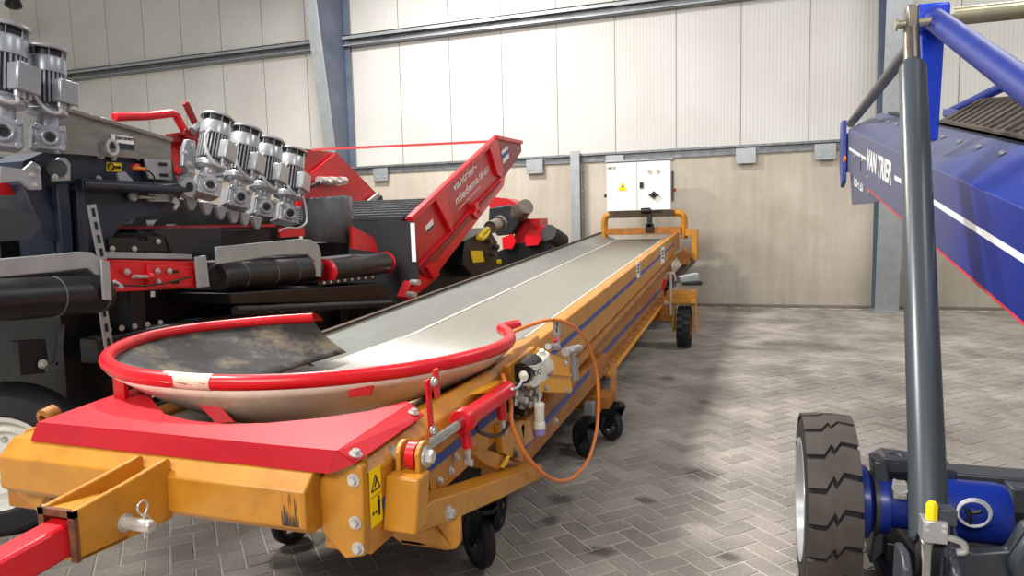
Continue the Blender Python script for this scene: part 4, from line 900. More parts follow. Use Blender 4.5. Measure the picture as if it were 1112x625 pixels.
mb.tube([c+V((0, -.014, .014)), c+V((0, .014, -.014))], .003, 6); mb.bar(at(125, 181.4, 0, -3.412), at(131, 181.8, 0, -3.412), .004, .014); mb.build('pictogram', M['ink'], GR)
# adjuster with pull pin
pplate('adjust_plate', [(158, 172), (186, 174), (188, 196), (162, 194)], -3.36, M['galv'], -.02, bevel=.004)
for x, y in [(177, 178), (178, 190)]:
    mb = MB(); mb.bar(at(x-4, y, 0, -3.355), at(x+4, y+.4, 0, -3.355), .008, .018); mb.build('slot', M['ink'], GR)
mb = MB(); mb.cyl(at(146, 182, 0, -3.33), at(158, 184, 0, -3.33), .012); mb.build('pull_pin', M['orange_hose'], GR)
mb = MB(); mb.lathe(at(145.5, 182, 0, -3.36), (1, 0, 0), [(0, 0), (.022, 0), (.022, .03), (0, .036)], 14); mb.build('pin_knob', M['red'], GR)
mb = MB(); mb.lathe(at(192.5, 185, 0, -3.36), (1, -.2, 0), [(0, 0), (.03, 0), (.03, .06), (.027, .065), (0, .065)], 18); mb.mi = 1; mb.lathe(at(192.5, 185, 0, -3.30), (1, -.2, 0), [(0, 0), (.023, 0), (.022, .012), (0, .014)], 18); mb.build('stop_button', [M['dullsteel'], M['red']], GR)
mb = MB(); mb.tube([at(x, y, 0, -3.31) for x, y in [(159, 184), (166, 190), (168, 197), (163, 203)]], .005, 6, smooth=4); mb.build('cable', M['black'], GR)
pplate('hinge_bracket', [(128, 188), (136, 186), (148, 199), (146, 206), (130, 198)], -3.34, M['silver_dk'], -.02, bevel=.003)
mb = MB(); mb.lathe(at(143, 213, 0, -3.40), (1, 0, 0), [(0, 0), (.03, 0), (.03, .02), (0, .03)], 16); mb.cyl(at(150, 213.5, 0, -3.37), at(168, 214.5, 0, -3.37), .012); mb.bar(at(160, 213, 0, -3.385), at(188, 214, 0, -3.385), .02, .06); mb.build('latch', M['galv'], GR, bevel=.003)
mb = MB(); mb.tube([at(x, y, 0, -3.36) for x, y in [(188, 214), (193, 220), (189, 227), (192, 221), (187, 218)]], .012, 8, smooth=4); mb.build('shackle', M['zinc'], GR)
for x, y in [(107, 168), (123, 171), (150, 171), (107, 194), (110, 169)]: bolt(GR, at(x, y, 0, -3.40), (1, 0, 0), .012)
# perforated galvanised straps
for a_, b_ in (((99, 222), (111, 282)), ((111, 330), (121, 396))):
    A, B = at(*a_, 0, -3.26), at(*b_, 0, -3.26)
    mb = MB(); mb.bar(A, B, .008, .05, up=(0, 1, 0)); mb.bar(A+V((-.02, .025, 0)), B+V((-.02, .025, 0)), .04, .006, up=(0, 1, 0)); o = mb.build('slotted_strap', M['galv'], GR)
    for k in range(4):
        c = A.lerp(B, .14+.24*k); d = (B-A).normalized()*.022
        mb = MB(); mb.bar(c-d+V((.006, 0, 0)), c+d+V((.006, 0, 0)), .003, .016, up=(0, 1, 0)); mb.build('slot', M['ink'], o)
# linkage plate beside the motors and the row of roll end plates
lk = pplate('link_plate', [(203, 151), (213, 153), (213.5, 175), (210, 200), (208, 214), (203, 216), (197, 212), (196, 200), (199, 178), (200, 160)], -3.33, M['silver_dk'], -.03, bevel=.006)
mb = MB(); c = at(202.5, 203, 0, -3.33); mb.lathe(c, (1, 0, 0), [(.03, 0), (.062, 0), (.062, .02), (.03, .025), (.03, 0)], 24); mb.mi = 1; mb.lathe(c, (1, 0, 0), [(0, .0), (.028, .0), (.028, .03), (0, .03)], 18); mb.build('pivot_bearing', [M['silver'], M['darkmetal']], lk)
for x, y in [(209, 158), (201, 166), (208, 187), (205, 178)]: bolt(lk, at(x, y, 0, -3.33), (1, 0, 0), .013)
for k, (x, y) in enumerate([(209, 226), (226, 231), (241, 236), (255, 240), (267, 243), (280, 247)]):
    X = -3.42-.02*k; w_ = 7.2-.35*k
    pts = [(x-w_, y-13), (x+w_, y-11), (x+w_*.62, y-2), (x+w_*.3, y+2.5), (x-w_*.3, y+2.5), (x-w_*.62, y-3)]
    pplate('roll_end_plate', pts, X, M['silver_dk'], -.03, bevel=.008)
mb = MB()
for k in range(9):
    y = 3.35+k*.2; mb.cyl((-3.95-.03*k, y, 1.76-.03*k), (-4.9, y, 1.76-.03*k), .06, seg=16)
mb.build('sorting_roll_bed', M['rubber'], GR)
# machine body (dark inside) and added shade backing
mb = MB(); mb.prism([(-4.25, 2.9, 1.4), (-4.25, 5.9, 1.4), (-4.25, 5.9, 1.72), (-4.25, 4.6, 1.88), (-4.25, 2.9, 2.0)], (-.3, 0, 0)); mb.build('shade_backing', M['black'], GR)  # black sheet added so gaps between the motors read as shade
mb = MB(); mb.bb((-5.6, 2.9, .55), (-3.75, 5.9, 1.50)); mb.bb((-5.4, 2.6, 1.5), (-3.75, 4.8, 1.64)); mb.bb((-5.2, 2.7, 1.6), (-3.7, 3.3, 2.0)); mb.build('machine_body', M['darkmetal'], GR)
for x, y in [(-3.55, 3.2), (-5.4, 3.2), (-3.7, 5.7), (-5.4, 5.7)]:
    mb = MB(); mb.bb((x-.06, y-.06, 0), (x+.06, y+.06, 1.3)); mb.build('support_leg', M['darkmetal'], GR, bevel=.01)
for a_, b_ in (((-3.62, 2.9, .9), (-3.48, 6.0, 1.05)), ((-3.62, 3.2, .42), (-3.48, 6.0, .58))):
    mb = MB(); mb.bb(a_, b_); mb.build('chassis_rail', M['darkmetal'], GR, bevel=.01)
for k in range(5): bolt(GR, at(118+14*k, 358-2*k, 0, -3.47), (1, 0, 0), .012)
pplate('support_foot', [(20, 370), (50, 368), (54, 404), (22, 408)], -3.25, M['darkmetal'], -.05, bevel=.004)
mb = MB(); mb.bar(at(66, 352, 0, -3.22), at(62, 396, 0, -3.22), .02, .03); mb.bar(at(62, 396, 0, -3.22), at(50, 400, 0, -3.22), .02, .03); mb.build('foot_strap', M['charcoal'], GR)
bolt(GR, at(46, 395, 0, -3.24), (1, 0, 0), .016)
# discharge conveyors: black rollers
def roller(px0, px1, X, r, name='side_roller', seams=(), red_end=False):
    a, b = at(*px0, 0, X), at(*px1, 0, X); ax = b-a; L_ = ax.length; ax.normalize()
    mb = MB(); mb.lathe(a, ax, [(0, 0), (r*.8, 0), (r*.97, .015), (r, .04), (r, L_-.04), (r*.97, L_-.015), (r*.8, L_), (0, L_)], 32)
    o = mb.build(name, M['roller'], GR)
    for s in seams:
        mb = MB(); mb.lathe(a+ax*L_*s, ax, [(r*.99, 0), (r+.003, .002), (r+.003, .006), (r*.99, .008)], 32); mb.build('seam_ring', M['flap'], o)
    if red_end:
        for q, sg in ((a, -1), (b, 1)):
            mb = MB(); mb.lathe(q, ax*sg, [(0, .0), (r*1.06, 0), (r*1.06, .02), (r*.9, .03), (r*.5, .03), (r*.5, .02), (0, .02)], 30); mb.build('end_disc', M['red'], o)
    mb = MB(); mb.bb((a.x-.9, min(a.y, b.y)+.05, a.z-r*.9), (a.x, max(a.y, b.y)-.05, a.z+r*.98)); mb.build('conveyor_belt', M['rubber'], GR)
    return o
roller((-60, 330), (114, 318), -3.18, .098, seams=(.62, .93))
pplate('roller_guard', [(-60, 288), (0, 281), (88, 273), (100, 274), (110, 281), (113, 288), (113, 300), (104, 298), (96, 291), (0, 301), (-60, 308)], -3.08, M['galv'], -.02, bevel=.004)
pplate('guard_bracket', [(110, 282), (119, 284), (122, 326), (113, 325)], -3.06, M['galv'], -.015, bevel=.003)
roller((236, 301), (342, 292), -3.32, .098, seams=(.18, .47, .7))
pplate('roller_guard', [(235, 268), (326, 259), (338, 260), (346, 266), (349, 276), (349, 301), (344, 300), (342, 284), (334, 276), (300, 277), (236, 287)], -3.22, M['galv'], -.02, bevel=.004)
pplate('guard_bracket', [(213, 279), (224, 277), (228, 311), (216, 312)], -3.24, M['galv'], -.02, bevel=.003)
roller((355, 295), (418, 285), -3.30, .10, red_end=True)
# adjuster box in red
rb = pplate('take_up_box', [(119, 282), (214, 284), (218, 312), (121, 317)], -3.30, M['red'], -.12, bevel=.004)
pplate('side_channel', [(118, 273), (208, 276), (208, 281), (118, 280)], -3.32, M['galv'], -.03, rb)
pplate('side_channel', [(118, 280), (208, 281), (208, 286), (118, 287)], -3.34, M['red_dk'], -.03, rb)
pplate('slide_plate', [(161, 288), (212, 289), (213, 311), (162, 312)], -3.28, M['red'], -.02, rb, bevel=.003)
for x, y in [(171, 294), (184, 294), (172, 306), (138, 295)]: bolt(rb, at(x, y, 0, -3.275), (1, 0, 0), .012)
for x, y in [(189, 294.5), (189, 306)]:
    mb = MB(); mb.bar(at(x-3, y, 0, -3.276), at(x+5, y+.3, 0, -3.276), .004, .016); mb.build('slot', M['ink'], rb)
mb = MB(); mb.cyl(at(144, 300, 0, -3.27), at(160, 300.5, 0, -3.27), .011); mb.mi = 1; mb.lathe(at(160, 300.5, 0, -3.27), (0, 1, 0), [(0, 0), (.024, 0), (.024, .03), (0, .03)], 8); mb.build('take_up_screw', [M['zinc'], M['red']], rb)
mb = MB(); mb.tube([at(x, y, 0, -3.25) for x, y in [(125, 309), (140, 310), (160, 310), (185, 306), (208, 300)]], .006, 6, smooth=5); mb.build('cable', M['black'], rb)
mb = MB(); mb.tube([at(x, y, 0, -3.25) for x, y in [(124, 305), (130, 309), (133, 312), (129, 311)]], .009, 6, smooth=4); mb.build('cable_clip', M['cable'], rb)
mb = MB(); mb.cyl(at(166, 316, 0, -3.3), at(166, 322, 0, -3.3), .012); mb.build('stud', M['zinc'], rb)
# black rubber flaps
pplate('rubber_flap', [(165, 252), (180, 247), (240, 247), (240, 272), (236, 275), (186, 275), (180, 258)], -3.36, M['rubber'], -.02, bevel=.003)
pplate('black_cover', [(118, 258), (148, 258), (150, 262), (162, 262), (160, 256), (178, 257), (183, 273), (120, 273)], -3.33, M['black'], -.03, bevel=.006)
for x, y in [(122, 270), (146, 270), (172, 262)]: bolt(GR, at(x, y, 0, -3.33), (1, 0, 0), .011)
pplate('red_edge_rail', [(116, 246), (300, 243), (300, 246), (117, 249)], -3.55, M['red_panel'], -.02)
mb = MB(); rws = []
for k in range(9):
    u = k/8; xx = 329+53*u; bl = math.sin(PI*u)*.16
    rws.append([at(xx, 214+3*abs(u-.5)*2-1.5, 0, -3.62)+V((bl, 0, 0)), at(xx, 240, 0, -3.62)+V((bl, 0, 0)), at(xx, 262+4*u, 0, -3.62)+V((bl, 0, 0))])
mb.grid(rws); mb.build('rubber_curtain', M['flap'], GR, thick=.012)
pplate('red_side_sheet', [(382, 245), (406, 258), (411, 274), (382, 270)], -3.40, M['red'], -.02)
pplate('red_bracket', [(303, 247), (330, 246), (331, 256), (305, 258)], -3.5, M['red'], -.02)
mb = MB(); mb.tube([at(x, y, 0, -3.5) for x, y in [(329, 213), (332, 225), (333, 240), (325, 247), (312, 247), (303, 251)]], .008, 8, smooth=5); mb.build('cable', M['cable'], GR)
pplate('lower_sheet', [(250, 318), (345, 312), (418, 307), (423, 318), (424, 324), (330, 328), (252, 330)], -3.22, M['black'], -.6, bevel=.006)
mb = MB(); mb.cyl(at(255, 337, 0, -3.1), at(424, 329, 0, -3.1), .03); mb.build('lower_tube', M['black'], GR)
pplate('perforated_rail', [(345, 306), (408, 298), (409, 302), (346, 310)], -3.22, M['black'], -.03)
for k in range(8): bolt(GR, at(352+7.5*k, 307-.9*k, 0, -3.22), (1, 0, 0), .008, M['cable'])
pplate('red_lower_bar', [(268, 346), (345, 340), (352, 348), (270, 354)], -3.15, M['red_panel'], -.05, bevel=.006)
# red lift frame behind the tray
X = -4.3
mb = MB(); mb.tube([at(x, y, 0, X) for x, y in [(124, 127), (160, 126), (185, 123), (191, 125), (198, 138), (209, 156)]], .034, 8, smooth=0); mb.build('lift_frame', M['red'], GR, bevel=.006)
pplate('lift_frame_side', [(183, 150), (196, 146), (206, 150), (212, 154), (212, 195), (183, 195)], X-.05, M['red_panel'], -.05)
mb = MB(); mb.bar(at(183, 150, 0, X), at(215, 146, 0, X), .06, .07); mb.bar(at(198, 142, 0, X+.05), at(216, 160, 0, X+.05), .05, .07); mb.build('lift_frame_rail', M['red_dk'], GR, bevel=.006)
mb = MB(); mb.bar(at(201, 111, 0, X+.06), at(214, 138, 0, X+.06), .03, .06); mb.build('lift_lever', M['red_dk'], GR, bevel=.01)
mb = MB(); mb.cyl(at(209, 142, 0, X+.1), at(217, 135, 0, X+.1), .03); mb.build('gas_spring', M['silver_dk'], GR)
# road wheel with cream rim, its face towards the camera
wc = at(-5, 505, 1, 2.50); Rw = wc.z
wax = V((-.66, .75, 0)).normalized(); wsd = V((wax.y, -wax.x, 0))
mb = MB(); mb.lathe(wc, wax, [(Rw*.6, 0.02), (Rw*.66, -.0), (Rw*.9, 0), (Rw*.98, .04), (Rw, .09), (Rw, .2), (Rw*.97, .26), (Rw*.9, .28), (Rw*.6, .28), (Rw*.6, .02)], 40); tw = mb.build('transport_wheel', M['rubber'], GR)
mb = MB(); mb.lathe(wc, wax, [(0, .07), (Rw*.16, .07), (Rw*.2, .09), (Rw*.36, .09), (Rw*.42, .05), (Rw*.52, .07), (Rw*.56, .015), (Rw*.62, .005), (Rw*.62, .04), (Rw*.6, .2), (0, .2)], 36); mb.build('wheel_rim', M['rim_white'], tw)
for k in range(6):
    a = 2*PI*k/6+.3; bolt(tw, wc+wsd*(math.cos(a)*Rw*.28)+wax*.09+V((0, 0, math.sin(a)*Rw*.28)), -wax, .012)
mb = MB(); mb.cyl(wc+wax*.2, wc+wax*.9, .05); mb.build('wheel_axle', M['darkmetal'], GR)

# ------------------------------------------------------------------ red receiving hopper
RH = thing('receiving_hopper', 'red receiving hopper with raised sloping wing, white lettering and black belt floor', 'machine', (-4.2, 8, 0))
XW = -3.2
def rp(name, pts, X, m, t=-.03, par=RH, bevel=0): return pxp(pts, X, t).build(name, m, par, bevel=bevel)
wing = rp('side_wing', [(446, 237), (540, 148.5), (546, 190), (495, 247), (454, 289)], XW, M['red_panel'], -.03)
rp('end_flap', [(540, 148), (565.5, 154), (566.5, 164), (548, 192), (545, 190)], XW+.02, M['red_dk'], -.03, wing)
mb = MB(); mb.bar(at(445, 238, 0, XW+.01), at(539, 149, 0, XW+.01), .07, .06); mb.build('wing_rim', M['red'], wing, bevel=.006)
mb = MB(); mb.bar(at(538, 149, 0, XW+.03), at(566, 154.5, 0, XW+.03), .06, .05); mb.build('wing_rim', M['red'], wing, bevel=.006)
for pts in ([(473, 216), (484, 206), (493, 244), (491, 252)], [(532, 160), (541, 152), (547, 185), (545, 192), (541, 190)]):
    rp('wing_rib', pts, XW+.05, M['red'], -.07, wing, bevel=.004)
rp('lower_beam', [(440, 322), (454, 289), (495, 247), (546, 191), (549, 190), (547, 202), (478, 293), (474, 303), (461, 313), (446, 326)], XW+.04, M['red'], -.10, bevel=.006)
rp('beam_web', [(455, 292), (494, 251), (545, 196), (543, 201), (480, 275), (462, 300)], XW+.06, M['red_dk'], -.03)
for pts in ([(464, 290), (470, 283), (478, 298), (472, 303)], [(514, 232), (519, 226), (524, 231), (519, 238)], [(516, 222), (519, 218), (522, 232), (519, 234)]): rp('beam_gusset', pts, XW+.09, M['red'], -.06)
for x, y in [(443, 319), (447, 306)]:
    mb = MB(); c = at(x, y, 0, XW+.05); mb.cyl(c, c+V((.10, -.04, 0)), .03, seg=6); mb.build('bolt', M['zinc'], RH)
rp('sticker', [(462, 246), (470, 237), (471, 246), (463, 254)], XW+.004, M['decal'], -.003, wing)
rp('sticker', [(463, 251), (471, 243), (471, 246), (463, 254)], XW+.006, M['navy'], -.003, wing)
rp('sticker', [(544.5, 164), (551.5, 158), (553, 171), (546.5, 178)], XW+.03, M['decal'], -.003, wing)
rp('sticker', [(545.2, 168), (552, 162), (552.5, 166), (546, 172.5)], XW+.032, M['stripe'], -.003, wing)
def wing_text(body, bl, br, tl, m=M['decal']):
    a, b, c = (at(*q, 0, XW+.006) for q in (bl, br, tl))
    xd = (b-a).normalized(); n = V((1, 0, 0)); yd = n.cross(xd); hgt = abs((c-a).dot(yd))
    text(wing, body, a, xd, yd, (b-a).length, hgt, m)
wing_text('vantrier-', (493, 208.5), (518, 183.5), (491.3, 199.5))
wing_text('miedema', (495.7, 222.5), (520, 197.5), (494.2, 213.5))
wing_text('SB 651', (521, 196), (531, 186), (519.9, 189.5))
wing_text('A brand of the Dewulf Group', (498, 228.8), (522, 203.5), (497.5, 226.2))
# black belt floor, its side sheet with a pale gauge strip
YF = 6.2
mb = MB(); mb.prism([at(x, y, 1, YF) for x, y in [(380, 240), (447, 240), (453, 288), (454, 300), (440, 326), (430, 345), (376, 345)]], (0, .03, 0)); ss = mb.build('front_apron', M['rubber'], RH)
mb = MB(); mb.prism([at(x, y, 1, YF-.01) for x, y in [(445.5, 242), (450, 242), (452, 284), (447.5, 284)]], (0, .006, 0)); mb.build('gauge_strip', M['decal'], ss)
za = at(415, 240, 1, YF).z
mb = MB(); mb.prism([(-5.7, YF+.03, za), (-3.27, YF+.03, za), (-3.27, YF+2.4, za+.28), (-5.7, YF+2.4, za+.28)], (0, 0, -.05)); fl = mb.build('belt_floor', M['black'], RH)
for k in range(9):
    mb = MB(); y = YF+.1+.27*k; mb.bar((-5.7, y, za+.015+.117*(y-YF)), (-3.27, y, za+.015+.117*(y-YF)), .06, .05); mb.build('floor_slat', M['rubber'], fl, bevel=.01)
XB = -5.5
lw = rp('side_wing', [(318, 160), (352, 164), (366, 166), (410, 211), (380, 238), (316, 252)], XB, M['red_panel'], -.03)
mb = MB(); a, b, c_, d_ = at(318, 161, 0, XB+.02), at(364, 166, 0, XB+.02), at(336, 190, 0, XB+.1), at(318, 190, 0, XB+.1)
mb.prism([at(325, 178, 0, XB+.05), at(338, 188, 0, XB+.05), at(364, 167, 0, XB+.05), at(410, 212, 0, XB+.05), at(380, 236, 0, XB+.05), at(322, 250, 0, XB+.05)], (-.04, 0, 0)); mb.build('inner_sheet', M['red'], lw)
mb = MB(); mb.bar(at(381, 236, 0, XB+.12), at(411, 212, 0, XB+.12), .05, .09); mb.build('wing_lip', M['galv'], lw)
mb = MB(); mb.bar(at(381, 242, 0, XB+.12), at(414, 216, 0, XB+.12), .06, .12); mb.build('rubber_lip', M['black'], lw)
rp('far_red_sheet', [(405, 216), (432, 226), (405, 230)], XB-.2, M['red_dk'], -.03)
for k in range(5):
    mb = MB(); c = at(346+5.5*k, 197+(.8 if k % 2 else -1.2), 0, XB+.14); mb.cyl(c, c+V((0, .16, 0)), .055-.01*(k % 2), seg=10); mb.build('hose_coupling', M['zinc'], RH)
mb = MB(); mb.tube([at(x, y, 0, XB+.14) for x, y in [(346, 198), (335, 203), (318, 204)]], .03, 8, smooth=4); mb.build('black_hose', M['black'], RH)
mb = MB(); mb.bar(at(340, 162.5, 0, XB+.05), at(532, 153.5, 0, XW), .025, .03); lab(mb.build('tie_rod', M['redline'], RH), 'thin red tie rod')
# undercarriage and hydraulic box
mb = MB(); c = at(489, 291, 0, -3.25); 
uw = tyre_solid(RH, (c.x-.1, c.y, .42), .42, .24, name='transport_wheel', m_r='charcoal')
mb = MB(); mb.bb((-5.4, 6.3, .55), (-3.4, 9.2, .75)); mb.bb((-5.3, 6.3, .2), (-3.5, 6.9, .55)); mb.bb((-5.2, 6.5, .75), (-3.45, 8.3, 1.2)); mb.bb((-5.0, 7.1, 1.2), (-3.6, 8.8, 1.66)); mb.build('chassis_and_added_dark_mass', M['darkmetal'], RH)  # top box added as a dark mass to fill the bright gap
mb = MB()
for x, y in [(-3.55, 6.5), (-5.3, 6.5)]: mb.bb((x-.05, y-.05, 0), (x+.05, y+.05, .6))
mb.cyl((-3.35, c.y, .42), (-5.3, c.y, .42), .05); mb.build('support_leg', M['darkmetal'], RH)
tyre_solid(RH, (-5.3, c.y, .42), .42, .24, name='transport_wheel', m_r='charcoal')
mb = MB(); mb.prism([at(x, y, 0, -3.2) for x, y in [(505, 262), (530, 247), (540, 262), (543, 290), (515, 300), (503, 288)]], (-.5, 0, 0)); pu = mb.build('power_unit', M['black'], RH, bevel=.01)
rp('warning_sticker', [(511, 272), (524, 272), (526, 284), (514, 285)], -3.19, M['yellow'], -.004, pu)
mb = MB(); mb.tube([at(x, y, 0, -3.15) for x, y in [(519, 258), (524, 252), (530, 248), (529, 254), (523, 259), (520, 257)]], .03, 6, smooth=3); mb.build('yellow_handle', M['yellow'], pu)
for x, y in [(530, 262), (538, 268), (535, 276), (540, 284)]:
    mb = MB(); c = at(x, y, 0, -3.19); mb.cyl(c, c+V((.05, 0, 0)), .035, seg=8); mb.build('pipe_fitting', M['dullsteel'] if x != 540 else M['yellow'], pu)
mb = MB(); mb.cyl(at(532, 247, 0, -3.3), at(541, 243, 0, -3.3), .09); mb.cyl(at(541, 243, 0, -3.3), at(543, 242, 0, -3.3), .11); mb.build('hydraulic_pump', M['dullsteel'], RH)

# ------------------------------------------------------------------ small red conveyor at the wall
SC = thing('small_conveyor', 'small red and black conveyor with grey motor at the concrete wall', 'machine', (-3.7, 11.2, 0))
def sp(name, pts, Y, m, t=.2, bevel=0):
    mb = MB(); mb.prism([at(x, y, 1, Y) for x, y in pts], (0, t, 0)); return mb.build(name, m, SC, bevel=bevel)
sp('hopper_plate', [(530, 219), (538, 214), (552, 216), (561, 221), (558, 226), (532, 226)], 11.3, M['red_panel'], .5)
sp('gear_housing', [(531, 226), (552, 222), (562, 226), (565, 240), (556, 254), (540, 256), (530, 244)], 11.0, M['darkmetal'], .5, .02)
def cylp(name, a, b, r, m, Y):
    mb = MB(); A, B = at(*a, 1, Y), at(*b, 1, Y-.3); mb.cyl(A, B, r); ax_ = (B-A).normalized()
    for k in range(5): mb.lathe(A.lerp(B, .1+.16*k), ax_, [(r, 0), (r*1.12, 0), (r*1.12, .02), (r, .02)], 20)
    return mb.build(name, m, SC)
cylp('drive_motor', (556, 236), (572, 224), .13, M['dullsteel'], 11.2)
sp('red_box', [(560, 238), (586, 237), (587, 262), (558, 264)], 11.25, M['red_panel'], .5)
sp('side_arm', [(545, 258), (556, 254), (560, 262), (556, 270), (546, 270)], 11.0, M['red'], .06)
sp('side_arm', [(570, 256), (582, 254), (588, 258), (584, 266), (571, 267)], 11.0, M['red'], .06)
sp('red_rail', [(584, 245), (596, 246), (598, 254), (584, 256)], 11.2, M['red'], .3)
mb = MB(); mb.cyl(at(596, 252, 1, 11.05), at(602, 262, 1, 11.2)+V((0, .5, 0)), .13); mb.build('end_roller', M['rubber'], SC)
mb = MB(); mb.prism([at(x, y, 1, 11.15) for x, y in [(500, 292), (560, 264), (598, 261), (600, 276), (560, 296), (500, 320)]], (0, .5, 0)); mb.build('conveyor_frame', M['black'], SC)
mb = MB()
for x in (-4.4, -3.3):
    for y in (11.1, 11.6): mb.bb((x-.04, y-.04, 0), (x+.04, y+.04, 1.1))
mb.build('support_leg', M['black'], SC)

# ------------------------------------------------------------------ blue loader on the right
BL = thing('blue_loader', 'blue inclined belt loader on wheels with grey hydraulic ram, at the right', 'conveyor', (1.6, 4, 0))
XF = 1.0; XO = 2.15
SB = .179
lowz = lambda y: 1.225+SB*(y-3.05)
YA, YB = 1.2, 7.8
def bsweep(prof, name, m, y0=YA, y1=YB, bevel=0, par=BL):
    mb = MB(); mb.sweep(prof, (0, y0, lowz(y0)), (0, y1, lowz(y1))); return mb.build(name, m, par, bevel=bevel)
body = bsweep([(XF, 0), (XF, .42), (XF+.27, .56), (XF+.32, .56), (XF+.32, .5), (XF+.05, .38), (XF+.05, .02)], 'side_panel', M['blue_sheen'], bevel=.006)
bsweep([(XO, 0), (XO, .42), (XO-.27, .56), (XO-.32, .56), (XO-.32, .5), (XO-.05, .38), (XO-.05, .02)], 'side_panel', M['blue'], bevel=.006)
bsweep([(XF+.05, .03), (XO-.05, .03), (XO-.05, .06), (XF+.05, .06)], 'bottom_plate', M['blue'])
bsweep([(XF-.002, -.006), (XF+.012, -.006), (XF+.012, .006), (XF-.002, .006)], 'red_edge', M['redline'], y1=6.6)
bsweep([(XF-.0015, .222), (XF+.001, .222), (XF+.001, .252), (XF-.0015, .252)], 'white_stripe', M['decal'], y0=YA, y1=5.45)
bsweep([(XF-.0015, .226), (XF+.001, .226), (XF+.001, .252), (XF-.0015, .252)], 'white_stripe', M['decal'], y0=6.68, y1=7.7)
a = at(945, 187, 0, XF-.002); b = at(965, 213, 0, XF-.002)
# lettering along the panel: seen from the left side the text runs towards the near end
y0, y1 = 6.62, 5.5
text(body, 'VAN TRIER', V((XF-.002, y0, lowz(y0)+.165)), V((0, -1, -SB)), V((0, -SB, 1)), 1.08, .165, M['decal'], bold=.03)
for k in range(16):
    y = 7.6-k*.36; bolt(BL, V((XF+.20, y, lowz(y)+.526)), (-.46, 0, .88), .012)
BT = lambda y: lowz(y)+.60
mb = MB(); mb.sweep([(1.30, 0), (1.52, .115), (1.9, .115), (1.9, .085), (1.52, .085), (1.30, -.03)], (0, YA, BT(YA)), (0, 5.62, BT(5.62))); mb.build('belt', M['chev_belt'], BL)
for k in range(30):
    y = 5.5-k*.125; z = BT(y)
    mb = MB(); mb.bar((1.32, y-.04, z+.012-.04*SB), (1.52, y+.04, z+.120+SB*.04), .035, .022); mb.bar((1.52, y+.04, z+.122+SB*.04), (1.88, y+.12, z+.122+SB*.12), .035, .022); mb.build('belt_cleat', M['chev_belt'], BL, bevel=.004)
bsweep([(XF+.30, .565), (XF+.30, .585), (XF+.36, .585), (XF+.36, .565)], 'belt_seal', M['black'], y0=YA, y1=7.5)
bsweep([(XF+.3, .45), (XO-.3, .45), (XO-.3, .47), (XF+.3, .47)], 'carrying_belt', M['chev_belt'], y0=4.5, y1=7.6)
# far end plate, orange reflector, lower model plate
mb = MB(); mb.prism([(XF-.05, YB-.04, lowz(YB)-.10), (XF-.05, YB+.10, lowz(YB)-.16), (XF-.05, YB+.22, lowz(YB)+.08), (XF-.05, YB+.22, lowz(YB)+.52), (XF-.05, YB+.04, lowz(YB)+.52)], (.04, 0, 0))
mb.prism([(XO+.05, YB-.04, lowz(YB)-.10), (XO+.05, YB+.10, lowz(YB)-.16), (XO+.05, YB+.22, lowz(YB)+.08), (XO+.05, YB+.22, lowz(YB)+.52), (XO+.05, YB+.04, lowz(YB)+.52)], (-.04, 0, 0))
mb.bb((XF-.05, YB+.16, lowz(YB)+.0), (XO+.05, YB+.2, lowz(YB)+.4))
mb.build('end_plate', M['blue'], BL, bevel=.005)
mb = MB(); c = at(918.5, 172.5, 0, XF-.06); mb.cyl(c, c+V((-.02, 0, 0)), .03); mb.build('reflector', M['orange_hose'], BL)
pp = [at(x, y, 0, XF+.03) for x, y in [(923, 184), (961, 212), (961, 217), (949, 220), (925, 222)]]
mb = MB(); mb.prism(pp, (.02, 0, 0)); mp_ = mb.build('model_plate', M['blue_dust'], BL, bevel=.003)
a, b = at(927, 201, 0, XF+.028), at(937, 209, 0, XF+.028)
text(mp_, 'CB-120', a, b-a, (0, 0, 1), (b-a).length, .13, M['decal'])
for x, y in [(929, 169), (937, 174), (943, 192), (944, 209)]: bolt(BL, at(x, y, 0, XF-.001 if y < 195 else XF+.028), (-1, 0, 0), .012)
mb = MB(); mb.bar(V((XF-.002, 6.95, lowz(6.95)+.1)), V((XF-.002, 6.95, lowz(6.95)+.25)), .004, .02, up=(0, 1, 0)); mb.build('panel_joint', M['ink'], BL)
# upright with rod head
YU = 4.45
up_ = [at(x, y, 1, YU) for x, y in [(999, 22), (1004, 12), (1023, 11), (1027, 22), (1019, 152), (1007, 152)]]
mb = MB(); mb.prism(up_, (0, .10, 0)); mb.build('upright', M['blue_hi'], BL, bevel=.006)
c = at(1012, 19, 1, YU); mb = MB(); mb.bb((c.x-.09, YU-.05, c.z-.07), (c.x+.08, YU+.12, c.z+.07)); mb.build('rod_head', M['blue_hi'], BL, bevel=.02)
mb = MB(); mb.cyl(c+V((.06, .03, 0)), c+V((1.25, .03, 0)), .048); mb.build('cross_rod', M['brass'], BL)
mb = MB(); mb.cyl(c+V((.05, .03, 0)), c+V((.10, .03, 0)), .065, seg=8); mb.build('rod_nut', M['zinc'], BL)
e_ = at(1112, 92, 0, c.x+.02); d_ = (e_-c).normalized()
mb = MB(); mb.cyl(c+d_*.02, c+d_*2.6, .057); mb.build('stay_tube', M['blue_tube'], BL)
f_ = at(924, 134, 0, XF+.06); mb = MB(); mb.cyl(f_, c+V((0, .08, -.02)), .042); mb.build('stay_tube', M['charcoal'], BL)
mb = MB(); c2 = c+V((1.15, 0, 0)); mb.cyl(c2+d_*.02, c2+d_*2.6, .057); mb.build('stay_tube', M['blue_tube'], BL)
mb = MB(); mb.cyl(f_+V((.9, .1, .05)), c2+V((0, .08, -.02)), .042); mb.build('stay_tube', M['blue_tube'], BL)
mb = MB(); mb.prism([p+V((1.15, 0, 0)) for p in up_], (0, .10, 0)); mb.build('upright', M['blue_hi'], BL, bevel=.006)
